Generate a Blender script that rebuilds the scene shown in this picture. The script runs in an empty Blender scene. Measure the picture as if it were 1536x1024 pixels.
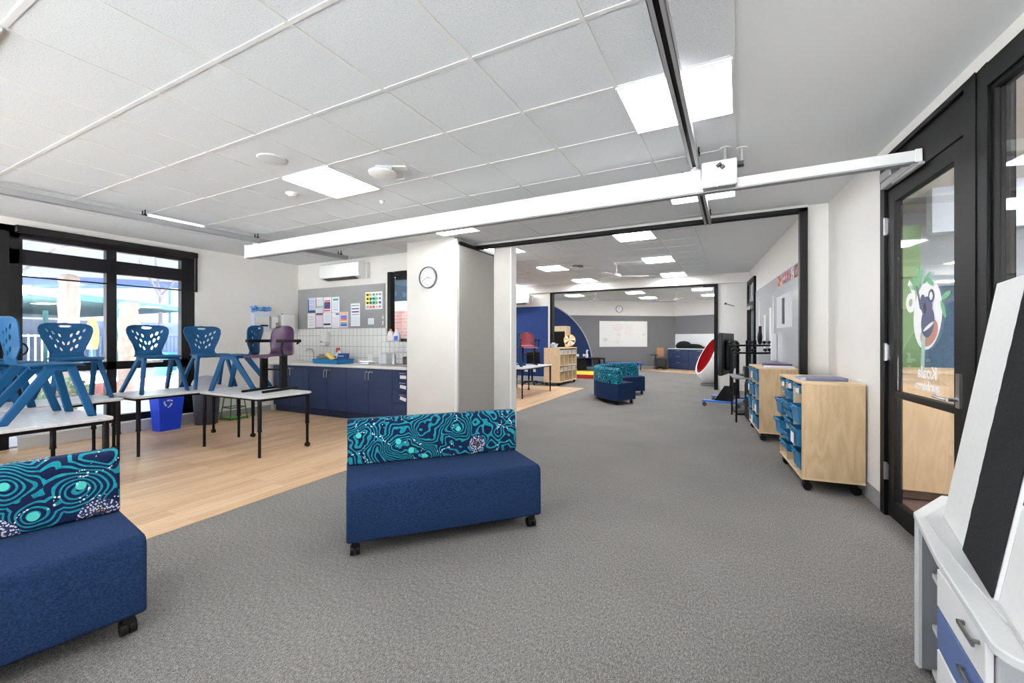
import bpy, bmesh, math, random
from mathutils import Vector, Matrix
random.seed(7)
PI = math.pi
C = bpy.context.scene.collection

# ------------------------------------------------------------------ colour and materials
def lin(c):
    r = []
    for x in c[:3]:
        x = x / 255.0
        r.append(x / 12.92 if x <= 0.04045 else ((x + 0.055) / 1.055) ** 2.4)
    return tuple(r) + (1.0,)

_mats = {}
def M(name, rgb=(200, 200, 200), rough=0.6, metal=0.0, spec=0.5, emit=None, estr=0.0, coat=0.0):
    if name in _mats:
        return _mats[name]
    m = bpy.data.materials.new(name)
    m.use_nodes = True
    b = m.node_tree.nodes['Principled BSDF']
    b.inputs['Base Color'].default_value = lin(rgb)
    b.inputs['Roughness'].default_value = rough
    b.inputs['Metallic'].default_value = metal
    b.inputs['Specular IOR Level'].default_value = spec
    if coat:
        b.inputs['Coat Weight'].default_value = coat
        b.inputs['Coat Roughness'].default_value = 0.15
    if emit:
        b.inputs['Emission Color'].default_value = lin(emit)
        b.inputs['Emission Strength'].default_value = estr
    _mats[name] = m
    return m

def nodes(m):
    nt = m.node_tree
    return nt, nt.nodes, nt.links, nt.nodes['Principled BSDF']

def math_node(nt, op, a, b=None, c=None):
    n = nt.nodes.new('ShaderNodeMath'); n.operation = op
    for i, x in enumerate((a, b, c)):
        if x is None: continue
        if isinstance(x, (int, float)): n.inputs[i].default_value = x
        else: nt.links.new(x, n.inputs[i])
    return n.outputs[0]

def ramp(nt, fac, stops, interp='LINEAR'):
    n = nt.nodes.new('ShaderNodeValToRGB'); n.color_ramp.interpolation = interp
    el = n.color_ramp.elements
    while len(el) < len(stops): el.new(0.5)
    for e, (p, c) in zip(el, stops):
        e.position = p; e.color = lin(c) if len(c) == 3 else c
    nt.links.new(fac, n.inputs[0])
    return n.outputs[0]

def noise(nt, vec, scale, detail=2.0, rough=0.5):
    n = nt.nodes.new('ShaderNodeTexNoise')
    n.inputs['Scale'].default_value = scale; n.inputs['Detail'].default_value = detail
    n.inputs['Roughness'].default_value = rough
    if vec is not None: nt.links.new(vec, n.inputs['Vector'])
    return n.outputs['Fac']

def objco(nt):
    return nt.nodes.new('ShaderNodeTexCoord').outputs['Object']

def mapping(nt, vec, scale=(1, 1, 1), rot=(0, 0, 0), loc=(0, 0, 0)):
    n = nt.nodes.new('ShaderNodeMapping')
    n.inputs['Scale'].default_value = scale; n.inputs['Rotation'].default_value = rot
    n.inputs['Location'].default_value = loc
    nt.links.new(vec, n.inputs['Vector'])
    return n.outputs['Vector']

def bump(nt, h, strength, dist=0.01):
    n = nt.nodes.new('ShaderNodeBump'); n.inputs['Strength'].default_value = strength
    n.inputs['Distance'].default_value = dist
    nt.links.new(h, n.inputs['Height'])
    nt.links.new(n.outputs['Normal'], nt.nodes['Principled BSDF'].inputs['Normal'])

def noisy(name, a, b, scale, rough=0.7, detail=3, bstr=0.0, stretch=(1, 1, 1), lo=0.3, hi=0.7, bdist=0.005, spec=0.5):
    if name in _mats: return _mats[name]
    m = M(name, a, rough, spec=spec)
    nt, N, L, P = nodes(m)
    v = mapping(nt, objco(nt), stretch)
    f = noise(nt, v, scale, detail)
    L.new(ramp(nt, f, [(lo, a), (hi, b)]), P.inputs['Base Color'])
    if bstr: bump(nt, f, bstr, bdist)
    return m

def carpet_mat():
    m = M('grey carpet', (100, 98, 97), 0.95, spec=0.1)
    nt, N, L, P = nodes(m)
    v = objco(nt)
    f1 = noise(nt, v, 260, 2, 0.7)
    f2 = noise(nt, mapping(nt, v, (1, 0.5, 1)), 110, 3, 0.7)
    f3 = noise(nt, v, 1.3, 2)
    s = math_node(nt, 'ADD', math_node(nt, 'MULTIPLY', f1, 0.55), math_node(nt, 'MULTIPLY', f2, 0.3))
    s = math_node(nt, 'ADD', s, math_node(nt, 'ADD', math_node(nt, 'MULTIPLY', f3, 0.04), 0.055))
    L.new(ramp(nt, s, [(0.38, (66, 64, 63)), (0.5, (115, 112, 109)), (0.62, (174, 170, 165))]), P.inputs['Base Color'])
    bump(nt, f1, 0.5, 0.004)
    return m

def timber_floor_mat():
    m = M('oak vinyl planks', (196, 164, 128), 0.42, spec=0.35)
    nt, N, L, P = nodes(m)
    v = objco(nt)
    vr = mapping(nt, v, (1, 1, 1), (0, 0, PI / 2))
    br = N.new('ShaderNodeTexBrick')
    br.inputs['Scale'].default_value = 1.0
    br.inputs['Mortar Size'].default_value = 0.0012
    br.inputs['Mortar Smooth'].default_value = 0.0
    br.inputs['Brick Width'].default_value = 1.25
    br.inputs['Row Height'].default_value = 0.15
    br.offset = 0.37
    br.inputs['Color1'].default_value = (0.25, 0.25, 0.25, 1); br.inputs['Color2'].default_value = (0.75, 0.75, 0.75, 1)
    br.inputs['Mortar'].default_value = (0.02, 0.02, 0.02, 1)
    L.new(vr, br.inputs['Vector'])
    g = noise(nt, mapping(nt, v, (1, 0.06, 1)), 38, 5, 0.65)
    g2 = noise(nt, mapping(nt, v, (1, 0.12, 1)), 7, 3)
    bw = N.new('ShaderNodeRGBToBW'); L.new(br.outputs['Color'], bw.inputs[0])
    s = math_node(nt, 'ADD', math_node(nt, 'MULTIPLY', bw.outputs[0], 0.3), math_node(nt, 'MULTIPLY', g, 0.45))
    s = math_node(nt, 'ADD', s, math_node(nt, 'MULTIPLY', g2, 0.3))
    L.new(ramp(nt, s, [(0.3, (160, 126, 94)), (0.5, (196, 163, 128)), (0.7, (217, 188, 156))]), P.inputs['Base Color'])
    return m

def tile_mat():
    m = M('ceiling tile', (224, 227, 230), 0.9, spec=0.1)
    nt, N, L, P = nodes(m)
    v = objco(nt)
    f = noise(nt, v, 160, 3, 0.75)
    L.new(ramp(nt, f, [(0.36, (190, 193, 196)), (0.45, (224, 228, 231)), (1.0, (230, 233, 236))]), P.inputs['Base Color'])
    bump(nt, f, 0.25, 0.003)
    return m

def ply_mat(name='birch ply', a=(196, 165, 126), b=(219, 191, 152), ax='z'):
    if name in _mats: return _mats[name]
    m = M(name, a, 0.45, spec=0.35)
    nt, N, L, P = nodes(m)
    v = objco(nt)
    sc = {'z': (1, 1, 0.16), 'x': (0.16, 1, 1), 'y': (1, 0.16, 1)}[ax]
    vv = mapping(nt, v, sc)
    w = noise(nt, vv, 5.5, 2, 0.5)
    w2 = math_node(nt, 'FRACT', math_node(nt, 'MULTIPLY', w, 9.0))
    tri = math_node(nt, 'ABSOLUTE', math_node(nt, 'SUBTRACT', w2, 0.5))
    g = noise(nt, vv, 90, 4, 0.7)
    s = math_node(nt, 'ADD', math_node(nt, 'MULTIPLY', tri, 0.7), math_node(nt, 'MULTIPLY', g, 0.6))
    L.new(ramp(nt, s, [(0.2, a), (0.75, b)]), P.inputs['Base Color'])
    return m

def contour_mat(name, centres, medal, scale=3.2, seed=0.0, teal=(18, 112, 124), navy=(12, 26, 62), fine=5.6):
    """Woven upholstery: teal contour lines on navy round a few centres, pale dotted medallion."""
    m = M(name, navy, 0.85, spec=0.2)
    nt, N, L, P = nodes(m)
    v = mapping(nt, objco(nt), loc=(seed, seed, 0))
    base = noise(nt, v, scale, 1.5, 0.5)
    f = math_node(nt, 'MULTIPLY', base, fine)
    co = objco(nt)
    tot = f
    dots = None
    def dist(c):
        n = N.new('ShaderNodeVectorMath'); n.operation = 'DISTANCE'
        L.new(co, n.inputs[0]); n.inputs[1].default_value = c
        return n.outputs['Value']
    for c, r in centres:
        d = dist(c)
        g = math_node(nt, 'MAXIMUM', math_node(nt, 'SUBTRACT', 1.0, math_node(nt, 'DIVIDE', d, r)), 0.0)
        tot = math_node(nt, 'ADD', tot, math_node(nt, 'MULTIPLY', g, 2.6))
        k = math_node(nt, 'LESS_THAN', d, 0.021)
        dots = k if dots is None else math_node(nt, 'MAXIMUM', dots, k)
    fr = math_node(nt, 'FRACT', math_node(nt, 'MULTIPLY', tot, 2.0))
    line = math_node(nt, 'LESS_THAN', fr, 0.38)
    jit = noise(nt, co, 60, 2)
    c1 = ramp(nt, jit, [(0.3, teal), (0.7, tuple(min(255, int(x * 1.25)) for x in teal))])
    mix = N.new('ShaderNodeMix'); mix.data_type = 'RGBA'
    L.new(line, mix.inputs[0]); mix.inputs[6].default_value = lin(navy); L.new(c1, mix.inputs[7])
    out = mix.outputs[2]
    if dots is not None:
        m2 = N.new('ShaderNodeMix'); m2.data_type = 'RGBA'
        L.new(dots, m2.inputs[0]); L.new(out, m2.inputs[6]); m2.inputs[7].default_value = lin((80, 190, 178)); out = m2.outputs[2]
    vo = N.new('ShaderNodeTexVoronoi'); vo.inputs['Scale'].default_value = 95; L.new(co, vo.inputs['Vector'])
    spk = math_node(nt, 'LESS_THAN', vo.outputs['Distance'], 0.42)
    # stray chains of tiny white dots
    vo2 = N.new('ShaderNodeTexVoronoi'); vo2.inputs['Scale'].default_value = 70; L.new(co, vo2.inputs['Vector'])
    band = noise(nt, v, 5.0, 1)
    near = math_node(nt, 'LESS_THAN', math_node(nt, 'ABSOLUTE', math_node(nt, 'SUBTRACT', band, 0.5)), 0.012)
    sd = math_node(nt, 'MULTIPLY', near, math_node(nt, 'LESS_THAN', vo2.outputs['Distance'], 0.33))
    m4 = N.new('ShaderNodeMix'); m4.data_type = 'RGBA'
    L.new(sd, m4.inputs[0]); L.new(out, m4.inputs[6]); m4.inputs[7].default_value = lin((225, 225, 230)); out = m4.outputs[2]
    for c, r in medal:
        d = dist(c)
        nn = noise(nt, co, 30, 1)
        dd = math_node(nt, 'DIVIDE', math_node(nt, 'ADD', d, math_node(nt, 'MULTIPLY', math_node(nt, 'SUBTRACT', nn, 0.5), 0.012)), r)
        inside = math_node(nt, 'LESS_THAN', dd, 1.0)
        rc = ramp(nt, dd, [(0.0, (25, 25, 50)), (0.12, (225, 190, 90)), (0.2, (40, 30, 40)), (0.3, (200, 160, 90)), (0.42, (205, 207, 214)), (1.0, (190, 194, 206))], 'CONSTANT')
        m5 = N.new('ShaderNodeMix'); m5.data_type = 'RGBA'
        L.new(spk, m5.inputs[0]); m5.inputs[6].default_value = lin((40, 46, 84)); L.new(rc, m5.inputs[7])
        m6 = N.new('ShaderNodeMix'); m6.data_type = 'RGBA'
        L.new(inside, m6.inputs[0]); L.new(out, m6.inputs[6]); L.new(m5.outputs[2], m6.inputs[7]); out = m6.outputs[2]
    L.new(out, P.inputs['Base Color'])
    return m

def glass_mat(name='window glass', tint=(1, 1, 1, 1), refl=0.09):
    if name in _mats: return _mats[name]
    m = bpy.data.materials.new(name); m.use_nodes = True
    nt = m.node_tree; nt.nodes.clear()
    o = nt.nodes.new('ShaderNodeOutputMaterial'); mx = nt.nodes.new('ShaderNodeMixShader')
    t = nt.nodes.new('ShaderNodeBsdfTransparent'); t.inputs[0].default_value = tint
    g = nt.nodes.new('ShaderNodeBsdfGlossy'); g.inputs['Roughness'].default_value = 0.02
    fr = nt.nodes.new('ShaderNodeFresnel'); fr.inputs[0].default_value = 1.5
    ge = nt.nodes.new('ShaderNodeNewGeometry')
    nt.links.new(math_node(nt, 'SUBTRACT', 1.5, math_node(nt, 'MULTIPLY', ge.outputs['Backfacing'], 1.5 - 1 / 1.5)), fr.inputs[0])
    nt.links.new(fr.outputs[0], mx.inputs[0]); nt.links.new(t.outputs[0], mx.inputs[1]); nt.links.new(g.outputs[0], mx.inputs[2])
    nt.links.new(mx.outputs[0], o.inputs[0])
    _mats[name] = m
    return m

def screen_mat():
    m = bpy.data.materials.new('blind mesh'); m.use_nodes = True
    nt = m.node_tree; nt.nodes.clear()
    o = nt.nodes.new('ShaderNodeOutputMaterial'); mx = nt.nodes.new('ShaderNodeMixShader')
    t = nt.nodes.new('ShaderNodeBsdfTransparent'); d = nt.nodes.new('ShaderNodeBsdfDiffuse')
    d.inputs[0].default_value = lin((60, 60, 66)); mx.inputs[0].default_value = 0.13
    nt.links.new(t.outputs[0], mx.inputs[1]); nt.links.new(d.outputs[0], mx.inputs[2]); nt.links.new(mx.outputs[0], o.inputs[0])
    return m

# ------------------------------------------------------------------ mesh builder
class MB:
    def __init__(s):
        s.v = []; s.f = []; s.m = []
    def add(s, vs, fs, m=0):
        b = len(s.v); s.v += [tuple(x) for x in vs]
        for f in fs:
            s.f.append(tuple(i + b for i in f)); s.m.append(m)
        return s
    def box(s, x0, x1, y0, y1, z0, z1, m=0, rz=0.0, tf=None):
        vs = [Vector((x, y, z)) for x in (x0, x1) for y in (y0, y1) for z in (z0, z1)]
        if rz:
            c = Vector(((x0 + x1) / 2, (y0 + y1) / 2, 0)); R = Matrix.Rotation(rz, 3, 'Z')
            vs = [R @ (v - c) + c for v in vs]
        if tf: vs = [tf @ v for v in vs]
        return s.add(vs, [(0, 1, 3, 2), (4, 6, 7, 5), (0, 4, 5, 1), (2, 3, 7, 6), (0, 2, 6, 4), (1, 5, 7, 3)], m)
    def prism(s, poly, a, b, axis='z', m=0):
        n = len(poly)
        def P(p, t):
            return {'z': (p[0], p[1], t), 'x': (t, p[0], p[1]), 'y': (p[0], t, p[1])}[axis]
        vs = [P(p, a) for p in poly] + [P(p, b) for p in poly]
        fs = [tuple(range(n)), tuple(range(2 * n - 1, n - 1, -1))] + [(i, (i + 1) % n, n + (i + 1) % n, n + i) for i in range(n)]
        return s.add(vs, fs, m)
    def cyl(s, p0, p1, r0, r1=None, n=16, m=0, cap=True):
        r1 = r0 if r1 is None else r1
        p0, p1 = Vector(p0), Vector(p1); d = (p1 - p0).normalized()
        u = d.orthogonal().normalized(); w = d.cross(u)
        vs = []
        for p, r in ((p0, r0), (p1, r1)):
            for i in range(n):
                a = 2 * PI * i / n; vs.append(p + (u * math.cos(a) + w * math.sin(a)) * r)
        fs = [(i, (i + 1) % n, n + (i + 1) % n, n + i) for i in range(n)]
        if cap: fs += [tuple(range(n - 1, -1, -1)), tuple(range(n, 2 * n))]
        return s.add(vs, fs, m)
    def tube(s, path, r, n=8, m=0, closed=False, flat=1.0):
        P = [Vector(p) for p in path]; k = len(P); rings = []; u = None
        for i, p in enumerate(P):
            if closed: d = (P[(i + 1) % k] - P[i - 1]).normalized()
            else: d = (P[min(i + 1, k - 1)] - P[max(i - 1, 0)]).normalized()
            if u is None: u = d.orthogonal().normalized()
            u = (u - d * u.dot(d)).normalized(); w = d.cross(u)
            rr = r[i] if isinstance(r, (list, tuple)) else r
            rings.append([p + (u * math.cos(2 * PI * j / n) + w * math.sin(2 * PI * j / n) * flat) * rr for j in range(n)])
        vs = [q for g in rings for q in g]; fs = []
        for i in range(k if closed else k - 1):
            a, b = i * n, ((i + 1) % k) * n
            fs += [(a + j, a + (j + 1) % n, b + (j + 1) % n, b + j) for j in range(n)]
        if not closed: fs += [tuple(range(n - 1, -1, -1)), tuple(range((k - 1) * n, k * n))]
        return s.add(vs, fs, m)
    def beam(s, p0, p1, w, h, m=0, up=(0, 0, 1), w1=None, h1=None):
        """rectangular bar from p0 to p1, width w sideways, h along up"""
        p0, p1 = Vector(p0), Vector(p1); d = (p1 - p0).normalized()
        sd = d.cross(Vector(up)).normalized(); uu = sd.cross(d)
        w1 = w if w1 is None else w1; h1 = h if h1 is None else h1
        vs = []
        for p, a, b in ((p0, w, h), (p1, w1, h1)):
            for i, j in ((-1, -1), (1, -1), (1, 1), (-1, 1)): vs.append(p + sd * i * a / 2 + uu * j * b / 2)
        return s.add(vs, [(3, 2, 1, 0), (4, 5, 6, 7), (0, 1, 5, 4), (1, 2, 6, 5), (2, 3, 7, 6), (3, 0, 4, 7)], m)
    def lathe(s, prof, c=(0, 0, 0), n=24, m=0):
        vs = []; fs = []
        for r, z in prof:
            for i in range(n):
                a = 2 * PI * i / n; vs.append((c[0] + r * math.cos(a), c[1] + r * math.sin(a), c[2] + z))
        k = len(prof)
        for j in range(k - 1):
            fs += [(j * n + i, j * n + (i + 1) % n, (j + 1) * n + (i + 1) % n, (j + 1) * n + i) for i in range(n)]
        if prof[0][0] > 1e-5: fs.append(tuple(range(n - 1, -1, -1)))
        if prof[-1][0] > 1e-5: fs.append(tuple(range((k - 1) * n, k * n)))
        return s.add(vs, fs, m)
    def ball(s, c, rx, ry=None, rz=None, n=14, m=0):
        ry = rx if ry is None else ry; rz = rx if rz is None else rz
        k = max(6, n // 2); vs = []; fs = []
        for j in range(k + 1):
            t = PI * j / k
            for i in range(n):
                a = 2 * PI * i / n
                vs.append((c[0] + rx * math.sin(t) * math.cos(a), c[1] + ry * math.sin(t) * math.sin(a), c[2] - rz * math.cos(t)))
        for j in range(k):
            fs += [(j * n + i, j * n + (i + 1) % n, (j + 1) * n + (i + 1) % n, (j + 1) * n + i) for i in range(n)]
        return s.add(vs, fs, m)
    def build(s, name, mats, parent=None, bevel=0.0, smooth=False, loc=None, rz=None, rot=None, seg=2, angle=35):
        me = bpy.data.meshes.new(name); me.from_pydata(s.v, [], s.f)
        mats = mats if isinstance(mats, (list, tuple)) else [mats]
        for x in mats: me.materials.append(x)
        me.polygons.foreach_set('material_index', s.m)
        bm = bmesh.new(); bm.from_mesh(me)
        bmesh.ops.remove_doubles(bm, verts=bm.verts, dist=1e-6)
        bmesh.ops.recalc_face_normals(bm, faces=bm.faces)
        bm.to_mesh(me); bm.free()
        if smooth:
            me.shade_smooth(); me.set_sharp_from_angle(angle=math.radians(angle))
        o = bpy.data.objects.new(name, me); C.objects.link(o)
        if parent: o.parent = parent
        if loc: o.location = loc
        if rz is not None: o.rotation_euler = (0, 0, rz)
        if rot: o.rotation_euler = rot
        if bevel:
            b = o.modifiers.new('edge', 'BEVEL'); b.width = bevel; b.segments = seg; b.limit_method = 'ANGLE'; b.angle_limit = math.radians(40)
            b.harden_normals = False
            if not smooth:
                me.shade_smooth(); me.set_sharp_from_angle(angle=math.radians(30))
        return o

def tag(o, label, cat, group=None, kind=None):
    o['label'] = label; o['category'] = cat
    if group: o['group'] = group
    if kind: o['kind'] = kind
    return o
def struct(o, label=None):
    o['kind'] = 'structure'
    if label: o['label'] = label
    return o
def thing(name, loc=(0, 0, 0), rz=0.0, label=None, cat=None, group=None):
    o = bpy.data.objects.new(name, None); C.objects.link(o)
    o.empty_display_size = 0.1
    o.location = loc; o.rotation_euler = (0, 0, rz)
    if label: tag(o, label, cat, group)
    return o
def copy_tree(o, parent=None):
    c = o.copy(); C.objects.link(c)
    if parent: c.parent = parent
    for ch in [x for x in bpy.data.objects if x.parent == o]:
        copy_tree(ch, c)
    return c
def clone(o, loc, rz, label, group=None):
    c = copy_tree(o); c.location = loc; c.rotation_euler = (0, 0, rz); c['label'] = label
    if group: c['group'] = group
    return c

def text_verts(s, size, tx, ty, depth=0.0):
    cu = bpy.data.curves.new('txt', 'FONT'); cu.body = s; cu.size = size; cu.align_x = 'CENTER'; cu.align_y = 'CENTER'
    cu.resolution_u = 3; cu.offset = size * .022 if size > .08 else 0; cu.extrude = depth
    ob = bpy.data.objects.new('txt', cu); C.objects.link(ob)
    dg = bpy.context.evaluated_depsgraph_get()
    me = bpy.data.meshes.new_from_object(ob.evaluated_get(dg))
    vs = [v.co.copy() for v in me.vertices]; fs = [tuple(p.vertices) for p in me.polygons]
    bpy.data.objects.remove(ob); bpy.data.curves.remove(cu); bpy.data.meshes.remove(me)
    return [(v.x + tx, v.y + ty, v.z) for v in vs], fs
def add_text(mb, s, size, fn, m=0):
    """fn maps a text-plane point (x right, y up) to the mesh's space"""
    vs, fs = text_verts(s, size, 0, 0)
    mb.add([fn(v[0], v[1]) for v in vs], fs, m)

# ------------------------------------------------------------------ palette
white = noisy('wall paint', (233, 230, 225), (236, 233, 229), 3, 0.85, spec=0.2)
ceil_white = M('ceiling plaster', (226, 229, 231), 0.9, spec=0.15)
gridw = M('grid white', (224, 225, 225), 0.6, spec=.3)
black = M('black powder coat', (5, 5, 6), 0.5, spec=0.25)
darkframe = noisy('charcoal frame', (13, 12, 14), (18, 17, 18), 20, 0.45, spec=0.3)
blackpl = M('black plastic', (8, 8, 9), 0.5, spec=0.3)
rubber = M('rubber', (22, 22, 23), 0.7)
chrome = M('brushed steel', (190, 190, 192), 0.3, 1.0)
alu = M('anodised rail', (168, 168, 170), 0.42, 0.4)
offwhite = M('white plastic', (236, 236, 234), 0.4)
paper = M('white paper', (240, 240, 242), 0.8)
carpet = carpet_mat(); timber = timber_floor_mat(); tile = tile_mat()
ply = ply_mat(); plyx = ply_mat('birch ply top', (212, 182, 142), (232, 206, 168), 'y')
navyfab = noisy('navy upholstery', (19, 35, 66), (34, 54, 88), 120, 0.95, 4, 0.35, bdist=0.003, spec=0.15)
chairblue = M('blue shell plastic', (0, 68, 110), 0.5, spec=0.25)
traydeep = M('blue tray plastic', (28, 112, 156), 0.35)
tabletop = noisy('grey laminate', (196, 196, 198), (220, 220, 222), 30, 0.35, stretch=(0.3, 1.5, 1))
lamp = M('lamp diffuser', (255, 255, 255), 0.6, emit=(250, 252, 255), estr=15.0)
lamp2 = M('lamp diffuser far rooms', (255, 255, 255), 0.6, emit=(250, 252, 255), estr=32.0)
glass = glass_mat()
pin = noisy('grey pinboard felt', (142, 142, 142), (152, 152, 152), 200, 0.95, spec=0.1)
kerbgrey = M('grey skirting vinyl', (150, 150, 150), 0.6)
navycab = M('navy cabinet laminate', (32, 50, 88), 0.5)
# ------------------------------------------------------------------ room shell
CZ, CZ2 = 2.77, 3.004
def wall_box(name, *a, mat=white):
    return struct(MB().box(*a).build(name, mat))
def slab(name, poly, z0, z1, mat):
    return struct(MB().prism(poly, z0, z1).build(name, mat))

slab('floor', [(-7.9, -3.2), (1.75, -3.2), (0.87, 6.0), (0.0, 15), (0.0, 24), (-10, 24), (-10, 7.7), (-7.9, 7.7)], -0.12, 0.0, carpet)
slab('floor_timber', [(-7.75, -3.2), (-3.35, -3.2), (-3.46, 1.44), (-3.55, 5.5), (-3.68, 11.25), (-7.7, 11.25), (-7.7, 7.8), (-4.35, 7.8), (-4.35, 5.8), (-7.75, 5.7)], 0.0, 0.004, timber)
slab('floor_far_timber', [(-4.6, 19.1), (-1.2, 17.6), (0.0, 17.4), (0.0, 22.5), (-4.6, 22.5)], 0.0, 0.004, timber)
slab('ceiling', [(-7.9, -3.2), (1.75, -3.2), (0.9, 5.72), (-7.9, 5.72)], CZ + 0.006, CZ + 0.12, ceil_white)
slab('ceiling_tiles', [(-6.63, -3.12), (-0.027, -3.12), (-0.027, 5.48), (-6.63, 5.48)], CZ - 0.001, CZ + 0.007, tile)
slab('ceiling_middle', [(-7.9, 5.72), (1.1, 5.72), (0.4, 12.6), (-7.9, 12.6)], CZ2 + 0.006, CZ2 + 0.12, ceil_white)
slab('ceiling_middle_tiles', [(-7.2, 5.82), (-0.6, 5.82), (-0.6, 12.38), (-7.2, 12.38)], CZ2 - 0.001, CZ2 + 0.007, tile)
slab('ceiling_far', [(-10, 12.6), (0.4, 12.6), (0.4, 24), (-10, 24)], CZ2, CZ2 + 0.12, tile)
def grid(name, x0, x1, xs, y0, y1, ys, z):
    g = MB()
    for x in xs: g.box(x - 0.012, x + 0.012, y0, y1, z - 0.005, z + 0.001)
    for y in ys: g.box(x0, x1, y - 0.012, y + 0.012, z - 0.0045, z + 0.001)
    return struct(g.build(name, gridw))
GX = [-0.027 - 0.6 * i for i in range(12)]; GY = [1.284 + 0.6 * i - 4.2 for i in range(15)]
grid('ceiling_grid', -6.63, -0.027, GX, -3.1, 5.48, GY, CZ)
grid('ceiling_middle_grid', -7.2, -0.6, [-0.6 - 0.6 * i for i in range(12)], 5.82, 12.38, [5.95 + 0.6 * i for i in range(11)], CZ2)
grid('ceiling_far_grid', -9.0, 0.2, [-0.6 - 0.6 * i for i in range(15)], 12.75, 21, [13.15 + 0.6 * i for i in range(14)], CZ2)

# left wall with window and garden door
wall_box('wall_left', -7.9, -7.7, 3.79, 5.72, 0, CZ + .1)
wall_box('wall_left_header', -7.9, -7.7, -3.2, 3.79, 2.69, CZ + .1)
wall_box('wall_left_near', -7.9, -7.7, -3.2, -1.2, 0, 2.69)
struct(MB().box(-7.7, -7.61, 1.86, 3.79, 0.0, 0.13).box(-7.7, -7.60, 1.855, 3.80, 0.13, 0.155).build('trim_1', M('sill kerb', (206, 206, 204), 0.5), bevel=.003))
struct(MB().box(-7.7, -7.69, 3.80, 5.05, 0, 0.105).build('baseboard_left', kerbgrey))

def pane(parent, name, x, y0, y1, z0, z1):
    MB().box(x - 0.004, x + 0.004, y0, y1, z0, z1).build(name, glass, parent)
w1 = struct(thing('window_1', (-7.78, 0, 0)))
fr = MB()
for (y0, y1, z0, z1) in ((1.80, 3.79, 2.545, 2.69), (1.80, 3.79, 2.23, 2.415), (1.80, 1.91, 0.155, 2.69), (2.70, 2.81, 0.155, 2.69), (3.605, 3.79, 0.155, 2.69), (1.80, 3.79, 0.90, 1.01), (1.80, 3.79, 0.155, 0.255)):
    fr.box(-0.04, 0.06, y0, y1, z0, z1)
fr.box(-.05, .065, 3.70, 3.705, .155, 2.69); fr.box(-.05, .065, 3.74, 3.745, .155, 2.69)
fr.build('window_frame', darkframe, w1, bevel=.004)
for (y0, y1) in ((1.91, 2.70), (2.81, 3.605)):
    for (z0, z1) in ((2.415, 2.545), (1.01, 2.23), (0.255, 0.90)): pane(w1, 'glass_pane', 0.0, y0, y1, z0, z1)
MB().box(.06, .066, 3.12, 3.36, 0.975, 1.005).build('notice_strip', paper, w1)
d2 = struct(thing('door_2', (-7.78, 0, 0)))
f = MB()
for (y0, y1, z0, z1) in ((-1.2, 1.80, 2.61, 2.69), (-1.2, -1.1, 0, 2.69), (1.70, 1.80, 0, 2.69), (-1.1, 1.7, 2.28, 2.36)):
    f.box(-0.05, 0.06, y0, y1, z0, z1)
f.build('door_frame', darkframe, d2, bevel=.004)
MB().box(-.03, .03, 0.62, 1.69, 0.0, 2.27).build('door_leaf', noisy('dark brown door', (52, 44, 44), (60, 50, 50), 8, .5), d2, bevel=.003)
MB().box(-.03, .03, -1.09, 0.61, 0.0, 2.27).build('door_leaf', darkframe, d2, bevel=.003)
MB().box(.03, .07, 1.10, 1.62, 2.20, 2.26).build('door_closer', alu, d2, bevel=.005)
MB().box(.03, .06, 1.67, 1.72, 1.98, 2.10).build('hinge', chrome, d2)
pane(d2, 'glass_pane', 0.0, -1.1, 1.7, 2.36, 2.61)
wh = MB(); wh.tube([(0.13, 1.86 + .075 * math.cos(a), 1.2 + .075 * math.sin(a)) for a in [2 * PI * k / 20 for k in range(20)]], 0.011, 8, closed=True)
wh.box(.06, .14, 1.84, 1.88, 1.195, 1.205); wh.cyl((.06, 1.86, 1.2), (.15, 1.86, 1.2), .018)
wheel = wh.build('winder_wheel', blackpl, smooth=True, loc=(-7.78, 0, 0)); tag(wheel, 'small black winder wheel fixed to the post beside the window', 'winder')

bl = thing('roller_blind', (-7.70, 0, 0), 0, 'charcoal mesh roller blind drawn part way down over the big window', 'blind')
MB().box(0, .075, 1.83, 3.80, 2.60, 2.69).build('cassette', darkframe, bl, bevel=.012)
MB().box(.03, .033, 1.87, 3.77, 2.085, 2.62).build('blind_fabric', screen_mat(), bl)
MB().box(.022, .042, 1.86, 3.79, 2.07, 2.088).build('bottom_rail', black, bl)
MB().box(.02, .05, 3.775, 3.80, 2.07, 2.62).build('side_channel', darkframe, bl)

# back wall of the near room, bench bay
YB = 5.62
w = MB(); w.box(-7.7, -5.36, YB, 5.75, 0, CZ + .1); w.box(-5.36, -4.3, YB, 5.75, 2.475, CZ + .1); w.box(-5.36, -4.3, YB, 5.75, 0, 1.28); w.box(-4.43, -3.56, YB, 5.75, 0, CZ + .1)
struct(w.build('wall_back', white))
w = MB(); w.box(-4.43, -3.56, 5.05, 5.62, 0, CZ); struct(w.build('wall_pier', noisy('pier vinyl', (222, 219, 213), (227, 224, 219), 3, .8), bevel=.004))
struct(MB().box(-3.56, -3.515, 5.05, 5.10, 0, 2.74).build('trim_2', M('pier edge trim', (236, 234, 230), .5), bevel=.004))
wall_box('wall_pocket', -3.27, -2.99, 5.66, 5.80, 0, 2.70, mat=noisy('panel vinyl', (196, 193, 187), (204, 201, 195), 3, .8))
struct(MB().box(-2.99, -2.965, 5.65, 5.81, 0, 2.71).build('trim_3', M('pier edge trim'), bevel=.003))
wall_box('wall_pocket_back', -3.56, -3.27, 6.3, 6.4, 0, 2.72)
w = MB(); w.box(-4.4, 0.66, 5.62, 5.80, 2.735, 3.12); struct(w.build('wall_divider_head', white))
struct(MB().box(0.65, 0.9, 5.66, 5.80, 0, 2.9).build('wall_nib', white))
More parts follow.
